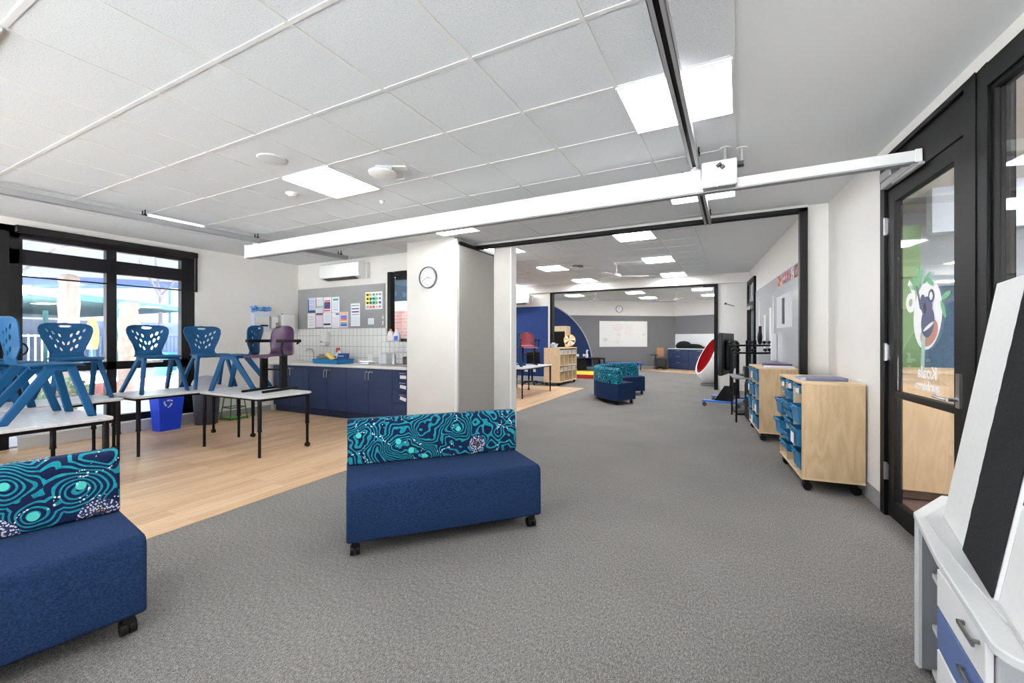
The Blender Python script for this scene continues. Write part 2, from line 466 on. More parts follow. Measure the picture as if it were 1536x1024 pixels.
w = MB(); w.box(-3.56, 0.65, 5.57, 5.66, 2.69, 2.735); w.box(0.585, 0.655, 5.57, 5.72, 0, 2.735)
w.box(-3.56, 0.585, 5.60, 5.63, 2.68, 2.69)
struct(w.build('trim_4', black, bevel=.003))
w = MB(); w.box(-3.54, -3.47, 5.08, 5.57, 2.665, 2.70); struct(w.build('trim_5', black))
# stacked operable wall panels
for k, xx in enumerate((-3.53, )):
    op = thing('operable_wall_panel', (0, 0, 0), 0, 'grey fabric folding wall panel stacked edge-on beside the clock pier', 'partition')
    MB().box(xx - 0.02, xx + .03, 5.075, 6.05, 0.03, 2.655).build('panel_face', noisy('panel felt', (176, 172, 166), (186, 182, 176), 250, .95, 2, .2), op, bevel=.004)
    MB().box(xx - 0.02, xx + .034, 6.05, 6.075, 0.02, 2.66).build('panel_edge', M('panel edge', (90, 90, 90), .4), op)
    MB().box(xx - 0.02, xx + .034, 5.10, 6.06, 2.655, 2.672).build('top_seal', black, op)

# tiled splashback, window_3
tm = M('white wall tile', (228, 228, 224), .2, spec=.5)
nt, N, L, P = nodes(tm)
v = mapping(nt, objco(nt), (1, 1, 1), (PI / 2, 0, 0))
br = N.new('ShaderNodeTexBrick'); br.offset = 0.0; br.inputs['Scale'].default_value = 1; br.inputs['Brick Width'].default_value = .098; br.inputs['Row Height'].default_value = .198
br.inputs['Mortar Size'].default_value = .0035; br.inputs['Color1'].default_value = lin((230, 230, 226)); br.inputs['Color2'].default_value = lin((224, 224, 220)); br.inputs['Mortar'].default_value = lin((150, 150, 150))
L.new(v, br.inputs['Vector']); L.new(br.outputs['Color'], P.inputs['Base Color'])
struct(MB().box(-7.69, -4.43, YB - .012, YB, .9, 1.27).box(-7.69, -5.37, YB - .012, YB, 1.27, 1.515).build('wall_back_tiling', tm))
w3 = struct(thing('window_3', (0, YB + .02, 0)))
f = MB(); f.box(-5.36, -5.28, -.03, .07, 1.27, 2.475); f.box(-5.2, -4.43, -.03, .07, 2.38, 2.475); f.box(-5.2, -4.43, -.03, .07, 1.27, 1.33); f.box(-5.2, -4.43, 0, .05, 2.33, 2.38)
f.build('window_frame', black, w3, bevel=.004)
MB().box(-5.28, -4.43, .02, .026, 1.33, 2.35).build('glass_pane', glass, w3)
# brick courtyard seen through that window
bk = M('pink brick', (200, 160, 150), .85)
nt, N, L, P = nodes(bk)
v = mapping(nt, objco(nt), (1, 1, 1), (PI / 2, 0, 0))
br = N.new('ShaderNodeTexBrick'); br.inputs['Scale'].default_value = 1; br.inputs['Brick Width'].default_value = .23; br.inputs['Row Height'].default_value = .076; br.inputs['Mortar Size'].default_value = .005
br.inputs['Color1'].default_value = lin((206, 160, 150)); br.inputs['Color2'].default_value = lin((188, 142, 132)); br.inputs['Mortar'].default_value = lin((215, 205, 200))
L.new(v, br.inputs['Vector']); L.new(br.outputs['Color'], P.inputs['Base Color'])
struct(MB().box(-9.5, -4.42, 7.7, 7.8, 0, 1.98).build('wall_courtyard', bk))
struct(MB().box(-9.5, -4.42, 7.7, 7.8, 1.98, 2.2).box(-9.5, -4.42, 7.7, 7.8, 2.75, 3.4).build('wall_courtyard_upper', white))
struct(MB().box(-9.5, -4.42, 7.72, 7.78, 2.2, 2.75).build('window_4', M('dark clerestory glass', (50, 70, 86), .1)))
wall_box('wall_middle_side', -4.42, -4.3, 5.75, 7.8, 0, 3.1)
nb = thing('courtyard_notice', (-6.9, 7.69, 0), 0, 'white printed notice on the pink brick wall outside the bench window', 'notice')
MB().box(-.55, -.25, -.01, 0, 1.28, 1.62).build('sheet', [M('pale notice', (228, 238, 246), .7)], nb)
MB().box(-.5, -.3, -.013, -.01, 1.52, 1.56).build('heading_bar', M('blue notice bar', (90, 150, 190), .7), nb)

# middle room walls
wall_box('wall_middle_left', -7.82, -7.7, 7.8, 12.6, 0, 3.1)
w = MB(); w.box(-7.8, -5.14, 12.5, 12.65, 0, 3.1); w.box(-5.14, -0.5, 12.5, 12.65, 2.76, 3.1); w.box(-0.5, 0.3, 12.5, 12.65, 0, 3.1)
w.box(-7.7, 0.27, 12.42, 12.5, 2.77, 3.01)
struct(w.build('wall_middle_back', white))
w = MB(); w.box(-5.19, -5.12, 12.46, 12.66, 0, 2.76); w.box(-0.57, -0.48, 12.46, 12.66, 0, 2.76); w.box(-5.12, -.57, 12.46, 12.66, 2.735, 2.76)
struct(w.build('trim_6', black, bevel=.003))
struct(MB().box(-5.25, -5.19, 12.47, 12.5, 0, 2.5).build('trim_7', M('pier edge trim')))
w = MB(); w.box(-7.7, -5.27, 12.48, 12.5, .15, 2.35)
bb = w.build('pinboard', noisy('royal blue felt', (32, 58, 114), (40, 68, 128), 200, .95), bevel=.003); tag(bb, 'royal blue felt pinboard covering the wall behind the stacked chairs', 'pinboard')
struct(MB().box(-7.7, -5.19, 12.44, 12.5, 0, .14).build('baseboard_middle', M('pale kerb', (190, 196, 204), .5)))
# far room: angled end walls
def wall_between(name, a, b, z0, z1, mat, th=.12):
    a, b = Vector((a[0], a[1], 0)), Vector((b[0], b[1], 0)); d = (b - a); L_ = d.length; ang = math.atan2(d.y, d.x)
    return MB().box(0, L_, 0, th, z0, z1).build(name, mat, loc=(a.x, a.y, 0), rz=ang), L_, ang
FA, FB, FC = (-8.6, 16.1), (-2.55, 20.85), (0.35, 19.6)
FA = (-9.2, 15.9)
pinfar = noisy('slate pinboard felt', (118, 118, 120), (128, 128, 130), 160, .95)
for nm, a, b in (('far_left', FA, FB), ('far_right', FB, FC)):
    struct(wall_between('wall_' + nm, a, b, 0, 3.1, white)[0])
def on_wall(a, b, s, n=0.0):
    a, b = Vector(a), Vector(b); d = (b - a).normalized(); nn = Vector((d.y, -d.x))
    p = a + d * s + nn * n
    return (p.x, p.y), math.atan2(d.y, d.x)
(p, ang) = on_wall(FA, FB, 0, 0)
LL = (Vector(FB) - Vector(FA)).length
o = MB().box(0.5, LL, -.02, 0, .12, 2.36).build('pinboard', pinfar, loc=(p[0], p[1], 0), rz=ang); tag(o, 'slate grey pinboard lining the far wall around the whiteboard', 'pinboard')
struct(MB().box(0.5, LL, -.03, 0, 0, .12).build('baseboard_far', kerbgrey, loc=(p[0], p[1], 0), rz=ang))
(p, ang2) = on_wall(FB, FC, 0, 0)
o = MB().box(0, 3.1, -.02, 0, 1.55, 2.36).build('pinboard', pinfar, loc=(p[0], p[1], 0), rz=ang2); tag(o, 'slate grey pinboard above the white splashback in the far corner', 'pinboard')
struct(MB().box(0, 3.1, -.022, 0, .9, 1.55).build('wall_far_splashback', M('gloss splashback', (222, 222, 220), .25), loc=(p[0], p[1], 0), rz=ang2))
wall_box('wall_far_side', 0.2, 0.35, 12.65, 19.7, 0, 3.1)
# wall behind the photographer and the right wall of the near room
w = MB(); w.box(-7.9, 1.75, -3.3, -3.2, 2.6, 2.9); w.box(-7.9, 1.75, -3.3, -3.2, 0, .1); w.box(-7.9, -7.6, -3.3, -3.2, 0, 2.9); w.box(1.45, 1.75, -3.3, -3.2, 0, 2.9)
struct(w.build('wall_rear', white))
w5 = struct(thing('window_5', (0, -3.25, 0)))  # unseen rear glazing, added to let bounced sunlight brighten the room
f = MB(); f.box(-7.6, 1.45, -.04, .04, .1, .16); f.box(-7.6, 1.45, -.04, .04, 2.54, 2.6)
for k in range(7): x = -7.6 + 9.05 * k / 6; f.box(x - .03, x + .03, -.04, .04, .1, 2.6)
f.build('window_frame', darkframe, w5); MB().box(-7.6, 1.45, -.003, .003, .16, 2.54).build('glass_pane', glass, w5)
# unseen blocks added above the rooms to keep the sun off the yard
struct(MB().box(-8.1, 7, -3.35, 5.7, 3.2, 30).build('wall_upper_storey', white)); struct(MB().box(-8.1, 7, 8.0, 24, 3.2, 30).build('wall_upper_storey_far', white))

# right wall, local x runs towards the camera along the wall, local y points into the corridor
RW = (0.98, 4.287, 0); RA = math.atan2(-0.9955, 0.095)
def rw_obj(mb, name, mat, parent=None, **k):
    if parent: return mb.build(name, mat, parent, **k)
    return mb.build(name, mat, loc=RW, rz=RA, **k)
w = MB(); w.box(-1.5, 0, 0, .1, 0, CZ + .1); w.box(0, 7.6, 0, .1, 2.69, CZ + .1); w.box(4.2, 7.6, 0, .1, 0, 2.69)
struct(rw_obj(w, 'wall_right', white))
w = MB(); w.box(-1.45, 0, -.008, 0, 0, .13); w.box(-.001, .05, -.008, .02, 0, .13)
struct(rw_obj(w, 'baseboard_right', kerbgrey))
d1 = struct(thing('door_1', RW, RA))
f = MB(); f.box(0.02, .10, -.02, .08, 0, 2.69); f.box(1.11, 1.215, -.02, .08, 0, 2.69); f.box(0.02, 1.215, -.02, .08, 2.655, 2.69)
f.box(.10, 1.11, .0, .05, 2.43, 2.655)
f.build('door_frame', black, d1, bevel=.004)
f = MB(); f.box(.105, .211, .0, .05, .01, 2.42); f.box(.985, 1.095, .0, .05, .01, 2.42); f.box(.211, .985, 0, .05, 2.32, 2.42); f.box(.211, .985, 0, .05, .01, .142); f.box(.211, .985, 0, .05, .90, .945)
f.build('door_leaf', black, d1, bevel=.004)
MB().box(.211, .985, .02, .026, .142, .90).build('glass_pane', glass, d1)
MB().box(.211, .985, .02, .026, .945, 2.32).build('glass_pane', glass, d1)
for z in (2.10, 1.16, .27):
    MB().cyl((.10, -.012, z), (.10, -.012, z + .13), .011, n=10).box(.09, .125, -.008, 0, z + .005, z + .12).build('hinge', chrome, d1, smooth=True)
h = MB(); h.box(1.02, 1.06, -.012, 0, .94, 1.13); h.cyl((1.04, -.01, .985), (1.04, -.055, .985), .01); h.tube([(1.04, -.055, .985), (1.0, -.06, .985), (.90, -.058, .988), (.88, -.045, .99)], .009); h.build('handle', chrome, d1, smooth=True)
h = MB(); h.box(.12, .62, -.05, -.004, 2.435, 2.485); h.box(.115, .30, -.055, 0, 2.49, 2.555); h.beam((.3, -.03, 2.43), (.75, -.05, 2.41), .03, .02)
h.build('door_closer', alu, d1, bevel=.006)
# decal on the glass (faces the corridor, so it reads mirrored from this room)
dc = MB(); yy = .019
def shape(pts, m, dy=0.0): dc.add([(x, yy - dy, z) for x, z in pts], [tuple(range(len(pts)))], m)
def ell(cx, cz, rx, rz, a=0, n=28, t0=0, t1=2 * PI):
    return [(cx + rx * math.cos(t) * math.cos(a) - rz * math.sin(t) * math.sin(a), cz + rx * math.cos(t) * math.sin(a) + rz * math.sin(t) * math.cos(a)) for t in [t0 + (t1 - t0) * k / n for k in range(n)]]
shape(ell(.635, 1.475, .175, .225, -.25), 0)
shape(ell(.66, 1.36, .115, .075, .5), 3, .001)
shape([(.57, 1.36), (.62, 1.36), (.60, 1.10), (.555, 1.10)], 5, .0015)
shape([(.545, 1.52), (.585, 1.50), (.50, 1.70), (.485, 1.70)], 2, .0015)
shape(ell(.645, 1.43, .08, .10, -.3), 2, .002)
shape(ell(.635, 1.53, .07, .062, 0), 2, .0025)
shape(ell(.69, 1.59, .036, .044, 0), 2, .0025); shape(ell(.69, 1.59, .02, .026, 0), 0, .003)
shape(ell(.585, 1.575, .03, .034, 0), 2, .0025)
shape(ell(.615, 1.52, .018, .035, .1), 4, .0035)
shape(ell(.66, 1.40, .07, .012, .4), 0, .0035)
for a, cx, cz, l in ((2.5, .50, 1.70, .06), (1.3, .56, 1.73, .06), (.6, .64, 1.71, .055), (2.9, .45, 1.67, .05), (.3, .86, 1.58, .05), (-1.1, .83, 1.50, .06), (2.0, .53, 1.76, .04), (-.5, .68, 1.68, .05)):
    shape(ell(cx, cz, l, .018, a, 14), 1, .003)
vs, fs = text_verts('6', .30, 0, 0)
dc.add([(.425 - x, yy - .003, 1.60 + y) for x, y, z in vs], fs, 0)
vs, fs = text_verts('Koala', .105, 0, 0); dc.add([(.64 - x, yy - .003, 1.105 + y) for x, y, z in vs], fs, 0)
vs, fs = text_verts('gunbarra', .085, 0, 0); dc.add([(.64 - x, yy - .003, 1.02 + y) for x, y, z in vs], fs, 0)
dc.build('koala_decal', [M('decal white', (252, 252, 252), .6), M('decal green', (110, 170, 130), .6), M('decal slate', (88, 92, 120), .6), M('decal rust', (180, 130, 115), .6), M('decal dark', (50, 50, 66), .6), M('decal sage', (170, 200, 190), .6)], d1)

w2 = struct(thing('window_2', RW, RA))
f = MB(); f.box(1.215, 1.30, -.015, .09, 0, 2.69); f.box(1.30, 1.325, .0, .06, 0, 2.6); f.box(1.3, 4.2, -.015, .09, 2.575, 2.69); f.box(1.3, 4.2, 0, .06, 2.55, 2.58); f.box(1.3, 4.2, -.015, .09, 0, .12); f.box(4.1, 4.2, -.015, .09, 0, 2.69); f.box(2.7, 2.78, -.015, .09, .12, 2.58)
f.build('window_frame', black, w2, bevel=.004)
MB().box(1.325, 2.7, .02, .028, .12, 2.55).build('glass_pane', glass, w2); MB().box(2.78, 4.1, .02, .028, .12, 2.55).build('glass_pane', glass, w2)
# corridor beyond the glazed wall
slab('floor_corridor', [(1.10, 4.6), (1.06, 7.2), (5.5, 7.2), (5.5, -3.0), (1.8, -3.0)], -.1, .004, noisy('rust carpet', (118, 92, 84), (138, 110, 100), 90, .95))
slab('ceiling_corridor', [(1.0, 5.7), (1.0, 7.2), (5.5, 7.2), (5.5, -3.2), (1.8, -3.2)], 2.78, 2.9, M('corridor ceiling', (206, 202, 196), .9))
wall_box('wall_corridor_end', 0.95, 5.5, 6.6, 6.7, 0, 2.9, mat=M('pale blue paint', (214, 224, 234), .8))
wall_box('wall_corridor_side', 4.6, 4.7, -3.0, 6.7, 0, 2.9)
struct(MB().box(1.64, 4.6, 6.55, 6.6, 1.0, 1.92).build('wall_corridor_panel', noisy('steel blue felt', (84, 108, 132), (96, 122, 146), 30, .9)))
struct(MB().box(1.05, 1.66, 5.9, 6.55, 0, 2.5).build('wall_corridor_pier', M('leaf green paint', (128, 160, 112), .8)))
struct(MB().box(1.66, 4.6, 5.6, 5.75, 2.35, 2.78).build('wall_corridor_bulkhead', M('pale blue paint')))
t = thing('storage_cabinet', (1.14, 4.62, 0), math.radians(4), 'pale timber cabinet standing behind the glass door in the corridor', 'cabinet')
MB().box(0, .85, 0, .45, .09, 1.04).build('body', ply_mat('cabinet ply', (196, 168, 132), (212, 186, 150)), t, bevel=.003)
MB().box(-.01, .86, -.01, .46, 1.04, 1.07).build('top', plyx, t, bevel=.003)
MB().box(.02, .83, .03, .42, 0.02, .09).build('plinth', M('brown plinth', (96, 74, 58), .6), t)
# ------------------------------------------------------------------ ceiling fittings
def panel_proto(mt):
    t = thing('ceiling_light')
    MB().box(-.295, .295, -.295, .295, -.012, 0).build('diffuser', mt, t)
    f = MB()
    for a, b, c, d in ((-.3, .3, -.3, -.292), (-.3, .3, .292, .3), (-.3, -.292, -.292, .292), (.292, .3, -.292, .292)): f.box(a, b, c, d, -.014, 0)
    f.build('frame', gridw, t)
    return t
LPS = {}
def light(x, y, z, label, group):
    mt = lamp if z == CZ else lamp2
    if mt.name not in LPS: o = panel_proto(mt); LPS[mt.name] = o
    else: o = copy_tree(LPS[mt.name])
    o.location = (x, y, z - .0055); tag(o, label, 'ceiling light', group); return o
g1 = 'recessed square panel lights in the near room'
light(-.327, 2.784, CZ, 'large square panel light crossed by the steel hoist rail', g1)
light(-3.327, 2.784, CZ, 'square panel light between the round speaker and the white sensor', g1)
o = light(-6.125, 2.784, CZ, 'narrow strip of light along the window side hoist rail', g1); o.scale = (.28, 1, 1)
light(-.327, 4.584, CZ, 'square panel light mostly behind the hoist motor box', g1)
light(-3.327, 4.584, CZ, 'square panel light seen as a sliver above the clock pier', g1)
o = light(-6.125, 4.784, CZ, 'narrow strip of light seen as a sliver before the air conditioner', g1); o.scale = (.28, 1, 1)
g0 = 'panel lights over the unseen end of the near room'
for x in (-.327, -3.327, -6.327):
    for y in (.384, -2.016): light(x, y, CZ, 'square panel light behind the viewer above the near end of the room', g0)
g2 = 'recessed square panel lights in the middle room'
for i, (x, wd) in enumerate(((-1.5, 'beside the plaster margin'), (-3.9, 'in the central column of the ceiling'), (-6.3, 'nearest the blue felt wall side'))):
    for j, (y, rd) in enumerate(((7.15, 'just past the black opening head'), (9.55, 'half way down the middle room'), (11.95, 'next to the second opening bulkhead'))):
        if i == 1 and j == 0: rd = 'hidden by the opening head'
        light(x, y, CZ2, 'panel light %s, %s' % (wd, rd), g2)
g3 = 'recessed square panel lights in the far room'
for x, y, lb in ((-5.6, 15.9, 'far room panel light above the blue quarter circle'), (-3.3, 15.9, 'far room panel light of the first row above the whiteboard'), (-3.25, 18.1, 'far room panel light of the second row above the whiteboard'),
                 (-1.1, 15.9, 'small far room panel light near the projector arm'), (-.95, 18.1, 'far room panel light touching the black jamb'), (-5.6, 13.6, 'far room panel light hidden above the opening on the blue side'), (-2.2, 13.6, 'far room panel light hidden above the opening near its middle')):
    light(x, y, CZ2, lb, g3)
light(2.4, 2.6, 2.78, 'corridor panel light seen through the tall glazing', 'corridor panel lights')
light(2.9, 5.2, 2.78, 'corridor panel light seen through the glass door', 'corridor panel lights')

light(2.0, -.6, 2.78, 'corridor panel light at the near end behind the tall glazing', 'corridor panel lights')  # this and the next two are extra lights added to brighten the corridor
light(3.4, .8, 2.78, 'corridor panel light on the far side behind the tall glazing', 'corridor panel lights')
light(3.6, 4.0, 2.78, 'corridor panel light by the steel blue felt panel', 'corridor panel lights')
sp = MB(); sp.lathe([(.0, -.012), (.085, -.012), (.105, -.008), (.112, 0)], n=36)
o = sp.build('ceiling_speaker', M('speaker grille', (206, 206, 206), .7), smooth=True, loc=(-3.32, 2.19, CZ - .001)); tag(o, 'flat round white speaker grille set in a ceiling tile', 'speaker')
t = thing('wireless_sensor', (-2.66, 2.73, CZ), .5, 'round white ceiling unit hanging on a bracket beside the square panel light', 'sensor')
MB().lathe([(.0, -.075), (.09, -.072), (.112, -.06), (.115, -.045), (.10, -.035), (0.0, -.033)], n=32).build('housing', offwhite, t, smooth=True)
MB().box(-.05, .09, -.05, .05, -.033, -.001).build('bracket', M('bracket grey', (170, 170, 170), .5), t, bevel=.004)
MB().box(.05, .2, -.04, .04, -.012, 0).cyl((.15, 0, -.02), (.15, 0, -.01), .008).build('wall_plate', offwhite, t, bevel=.002)
MB().tube([(.15, 0, -.018), (.17, .05, -.04), (.16, .12, -.05), (.08, .15, -.05)], .004, 6).build('cable', offwhite, t, smooth=True)
def detector(x, y, z, r, label):
    t = thing('smoke_detector', (x, y, z), 0, label, 'smoke detector')
    MB().lathe([(0, -.035), (r * .55, -.034), (r * .7, -.02), (r, -.012), (r, 0)], n=24).build('housing', offwhite, t, smooth=True)
    MB().cyl((r * .3, 0, -.037), (r * .3, 0, -.03), .004).build('indicator', blackpl, t)
detector(-3.93, 2.80, CZ, .06, 'small round white smoke detector beyond the speaker grille')
detector(-3.31, 3.39, CZ, .028, 'tiny white sprinkler rose on a tile past the square panel light')
detector(-7.35, 4.7, CZ, .03, 'tiny ceiling rose in the plaster corner near the window wall')
detector(-4.72, 9.9, CZ2, .06, 'smoke detector on the middle room ceiling')
t = thing('wireless_sensor', (-3.35, 9.5, CZ2), .2, 'round unit hanging beside a panel light in the middle room', 'sensor')
MB().lathe([(.0, -.075), (.10, -.07), (.12, -.055), (.10, -.035), (0.0, -.033)], n=24).build('housing', offwhite, t, smooth=True)
MB().box(-.03, .2, -.05, .05, -.033, -.001).build('bracket', M('bracket dark', (90, 90, 90), .5), t)
MB().tube([(.2, 0, -.02), (.3, .02, -.03), (.35, .1, -.02), (.38, .2, -.003)], .008, 6).build('cable', offwhite, t, smooth=True)

# ceiling hoist: two rails and a travelling beam
def rail(name, x0, y0, x1, y1, z, label, clips, ends):
    dx, dy = x1 - x0, y1 - y0; Ln = math.hypot(dx, dy)
    t = thing(name, (x0, y0, 0), math.atan2(dy, dx) - PI / 2, label, 'hoist rail')
    b = MB()
    for s in (-1, 1):
        b.box(min(s * .012, s * .034), max(s * .012, s * .034), 0, Ln, z, z + .004); b.box(min(s * .031, s * .035), max(s * .031, s * .035), 0, Ln, z, z + .055)
    b.box(-.035, .035, 0, Ln, z + .05, z + .056)
    b.build('rail_profile', alu, t)
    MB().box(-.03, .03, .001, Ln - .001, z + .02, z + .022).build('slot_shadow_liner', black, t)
    for y in clips:
        c = MB(); c.box(-.045, .045, y - .02, y + .02, z + .056, z + .066)
        for s in (-1, 1): c.cyl((s * .035, y, z + .06), (s * .035, y, CZ), .006); c.cyl((s * .035, y, z + .066), (s * .035, y, z + .078), .012, n=6)
        c.build('ceiling_bracket', blackpl, t)
    if ends: MB().box(-.036, .036, Ln, Ln + .01, z - .001, z + .057).build('end_cap', offwhite, t)
    return t
rail('hoist_rail', -6.09, 1.1 - 2.2, -5.80, 5.14, 2.65, 'long grey hoist rail hung below the ceiling on the window side', (.4, 3.5, 4.75, 6.1), True)
rail('hoist_rail', -.27, -1.0, -.318, 5.55, 2.65, 'steel hoist rail with dark slot crossing the large panel light', (.5, 2.6, 4.55, 6.3), False)
t = thing('hoist_beam', (0, 3.68, 0), 0, 'long white hoist beam spanning the room beneath the two ceiling rails', 'hoist beam')
MB().box(-6.12, -.26, -.035, .035, 2.46, 2.632).build('beam_box', offwhite, t, bevel=.004)
MB().box(-6.12, 1.03, -.03, .03, 2.449, 2.46).build('beam_underside_seal', M('grey seal', (120, 120, 122), .5), t)
MB().box(-.26, 1.03, -.03, .03, 2.46, 2.53).build('transfer_rail', M('rail white', (224, 224, 224), .4), t, bevel=.003)
MB().box(-6.14, -6.12, -.04, .04, 2.452, 2.64).build('end_cap', offwhite, t, bevel=.003)
MB().box(1.0, 1.035, -.035, .035, 2.452, 2.535).build('end_cap', offwhite, t, bevel=.003)
for xx in (-5.93, -.305):
    c = MB(); c.cyl((xx, 0, 2.632), (xx, 0, 2.66), .035, n=20); c.box(xx - .09, xx + .09, -.012, .012, 2.630, 2.64); c.build('trolley', M('trolley grey', (205, 205, 205), .4), t, smooth=True)
    MB().cyl((xx, 0, 2.662), (xx, 0, 2.672), .02, n=16).box(xx - .1, xx - .08, -.02, .02, 2.632, 2.642).box(xx + .08, xx + .1, -.02, .02, 2.632, 2.642).build('wheel_clip', blackpl, t)
t = thing('hoist_motor', (-.125, 3.60, 0), 0, 'square white hoist motor box hung on two rods by the rail crossing', 'hoist motor')
MB().box(-.125, .115, -.03, .05, 2.465, 2.655).build('motor_case', M('gloss white case', (244, 244, 243), .2), t, bevel=.012, seg=3)
MB().box(-.115, .105, -.028, .045, 2.458, 2.466).build('bottom_grille', M('grey seal'), t)
c = MB(); c.cyl((-.02, -.05, 2.60), (.01, -.05, 2.62), .012); c.cyl((.01, -.05, 2.585), (.03, -.05, 2.60), .014); c.build('clamp', M('dark steel', (70, 70, 72), .4, .6), t)
MB().cyl((-.015, -.045, 2.45), (-.015, -.045, 2.59), .0035, n=8).build('pull_cord', offwhite, t)
for (xx, yy_, zb) in ((.035, .06, 2.655), (.145, .12, 2.655)):
    MB().cyl((xx, yy_, zb), (xx, yy_, CZ - .004), .013, n=14).build('hanging_rod', alu, t, smooth=True)
    MB().cyl((xx, yy_, CZ - .006), (xx, yy_, CZ), .04, n=20).build('rod_flange', offwhite, t)
MB().box(.10, .16, .06, .13, 2.63, 2.655).build('side_bracket', M('dark steel'), t)

def fan(x, y, z, drop, rz, label):
    t = thing('ceiling_fan', (x, y, z), rz, label, 'ceiling fan')
    MB().lathe([(0, -.001), (.06, -.001), (.05, -.05), (.015, -.06)], n=20).cyl((0, 0, -drop), (0, 0, -.05), .012).build('mount_rod', offwhite, t, smooth=True)
    MB().lathe([(0, -drop - .09), (.07, -drop - .085), (.11, -drop - .05), (.09, -drop), (.02, -drop + .03)], n=24).build('motor', offwhite, t, smooth=True)
    for k in range(3):
        a = k * 2 * PI / 3; b = MB(); ca, sa = math.cos(a), math.sin(a)
        pts = [(.09, -.045), (.2, -.07), (.66, -.06), (.68, 0), (.66, .06), (.2, .07), (.09, .045)]
        vs = [(px * ca - py * sa, px * sa + py * ca, -drop - .05 + py * .12) for px, py in pts]; n = len(vs)
        vs += [(q[0], q[1], q[2] + .008) for q in vs]
        b.add(vs, [tuple(range(n)), tuple(range(2 * n - 1, n - 1, -1))] + [(i, (i + 1) % n, n + (i + 1) % n, n + i) for i in range(n)]); b.build('blade', offwhite, t)
    return t
fan(-2.38, 9.5, CZ2, .26, .35, 'white three-blade ceiling fan in front of the second bulkhead')
fan(-4.6, 15.3, CZ2, .22, .1, 'white ceiling fan in the far room above the blue quarter circle')
fan(-2.0, 16.6, CZ2, .22, .9, 'white ceiling fan in the far room above the cupboards corner')
t = thing('projector_arm', (-.95, 13.2, CZ2), 0, 'black bracket on the far room ceiling by the opening corner', 'bracket')
MB().box(-.05, .05, -.05, .05, -.02, 0).box(-.03, .03, -.03, .3, -.12, -.02).build('arm', black, t)
MB().box(.05, .45, .2, .35, -.2, -.05).build('projector_head', black, t, bevel=.01)

# air conditioners
def aircon(x, y, z, w, label):
    t = thing('air_conditioner', (x, y, z), 0, label, 'air conditioner')
    prof = [(0, 0), (0, .29), (-.16, .29), (-.20, .27), (-.215, .10), (-.19, .03), (-.10, 0)]
    MB().prism(prof, -w / 2, w / 2, 'x').build('casing', M('ac white', (240, 240, 238), .35), t, bevel=.006)
    MB().prism([(-.20, .012), (-.186, .024), (-.09, -.004), (-.10, -.012)], -w / 2 + .1, w / 2 - .12, 'x').build('outlet_louvre', M('louvre dark', (60, 60, 60), .5), t)
    MB().box(w / 2 + .0, w / 2 + .06, -.07, 0, .0, .27).build('pipe_cover', M('pipe cover', (215, 213, 208), .5), t, bevel=.004)
    return t
aircon(-6.33, YB, 2.40, 1.0, 'white split air conditioner above the grey pinboard over the bench')
aircon(-6.3, 12.42, 2.43, 1.0, 'white air conditioner above the royal blue pinboard')

# clocks
def clock(loc, rz, r, label, hands=(-2.0, 1.9)):
    t = thing('wall_clock', loc, rz, label, 'clock')
    # local -y faces the room
    n = 48
    b = MB(); 
    prof = [(r * .90, -.012), (r * .93, -.034), (r, -.030), (r * 1.02, -.015), (r * 1.02, 0), (0.001, 0)]
    b.lathe([(p[0], -p[1]) for p in prof], n=n)
    o = b.build('rim', M('clock rim', (96, 98, 100), .35, .5), t, smooth=True, rot=(PI / 2, 0, 0))
    f = MB(); f.add([(r * .92 * math.cos(2 * PI * k / n), -.0135, r * .92 * math.sin(2 * PI * k / n)) for k in range(n)], [tuple(range(n))], 0)
    for k in range(1, 13):
        a = PI / 2 - k * PI / 6; x, z = r * .74 * math.cos(a), r * .74 * math.sin(a)
        add_text(f, str(k), r * .26, lambda u, w_, x=x, z=z: (x + u, -.015, z + w_), 1)
    f.build('dial', [M('clock dial', (240, 240, 238), .5), M('clock numerals', (70, 72, 76), .6)], t)
    for L_, a, w_, nm in ((r * .45, hands[0], .007, 'hour_hand'), (r * .68, hands[1], .005, 'minute_hand')):
        d = Vector((math.sin(a), 0, math.cos(a))); MB().beam(Vector((0, -.018, 0)) - d * .02, Vector((0, -.018, 0)) + d * L_, w_, .002, up=(0, 1, 0)).build(nm, M('clock hands', (60, 60, 64), .4), t)
    return t
clock((-4.02, 5.05, 2.222), 0, .158, 'round grey-rimmed wall clock on the pale pier beside the bench', (1.85, -2.0))
(pc, pa) = on_wall(FA, FB, 4.85 + .75, .01)
clock((pc[0], pc[1], 2.66), pa, .16, 'round wall clock high on the far wall above the whiteboard', (0, .1))

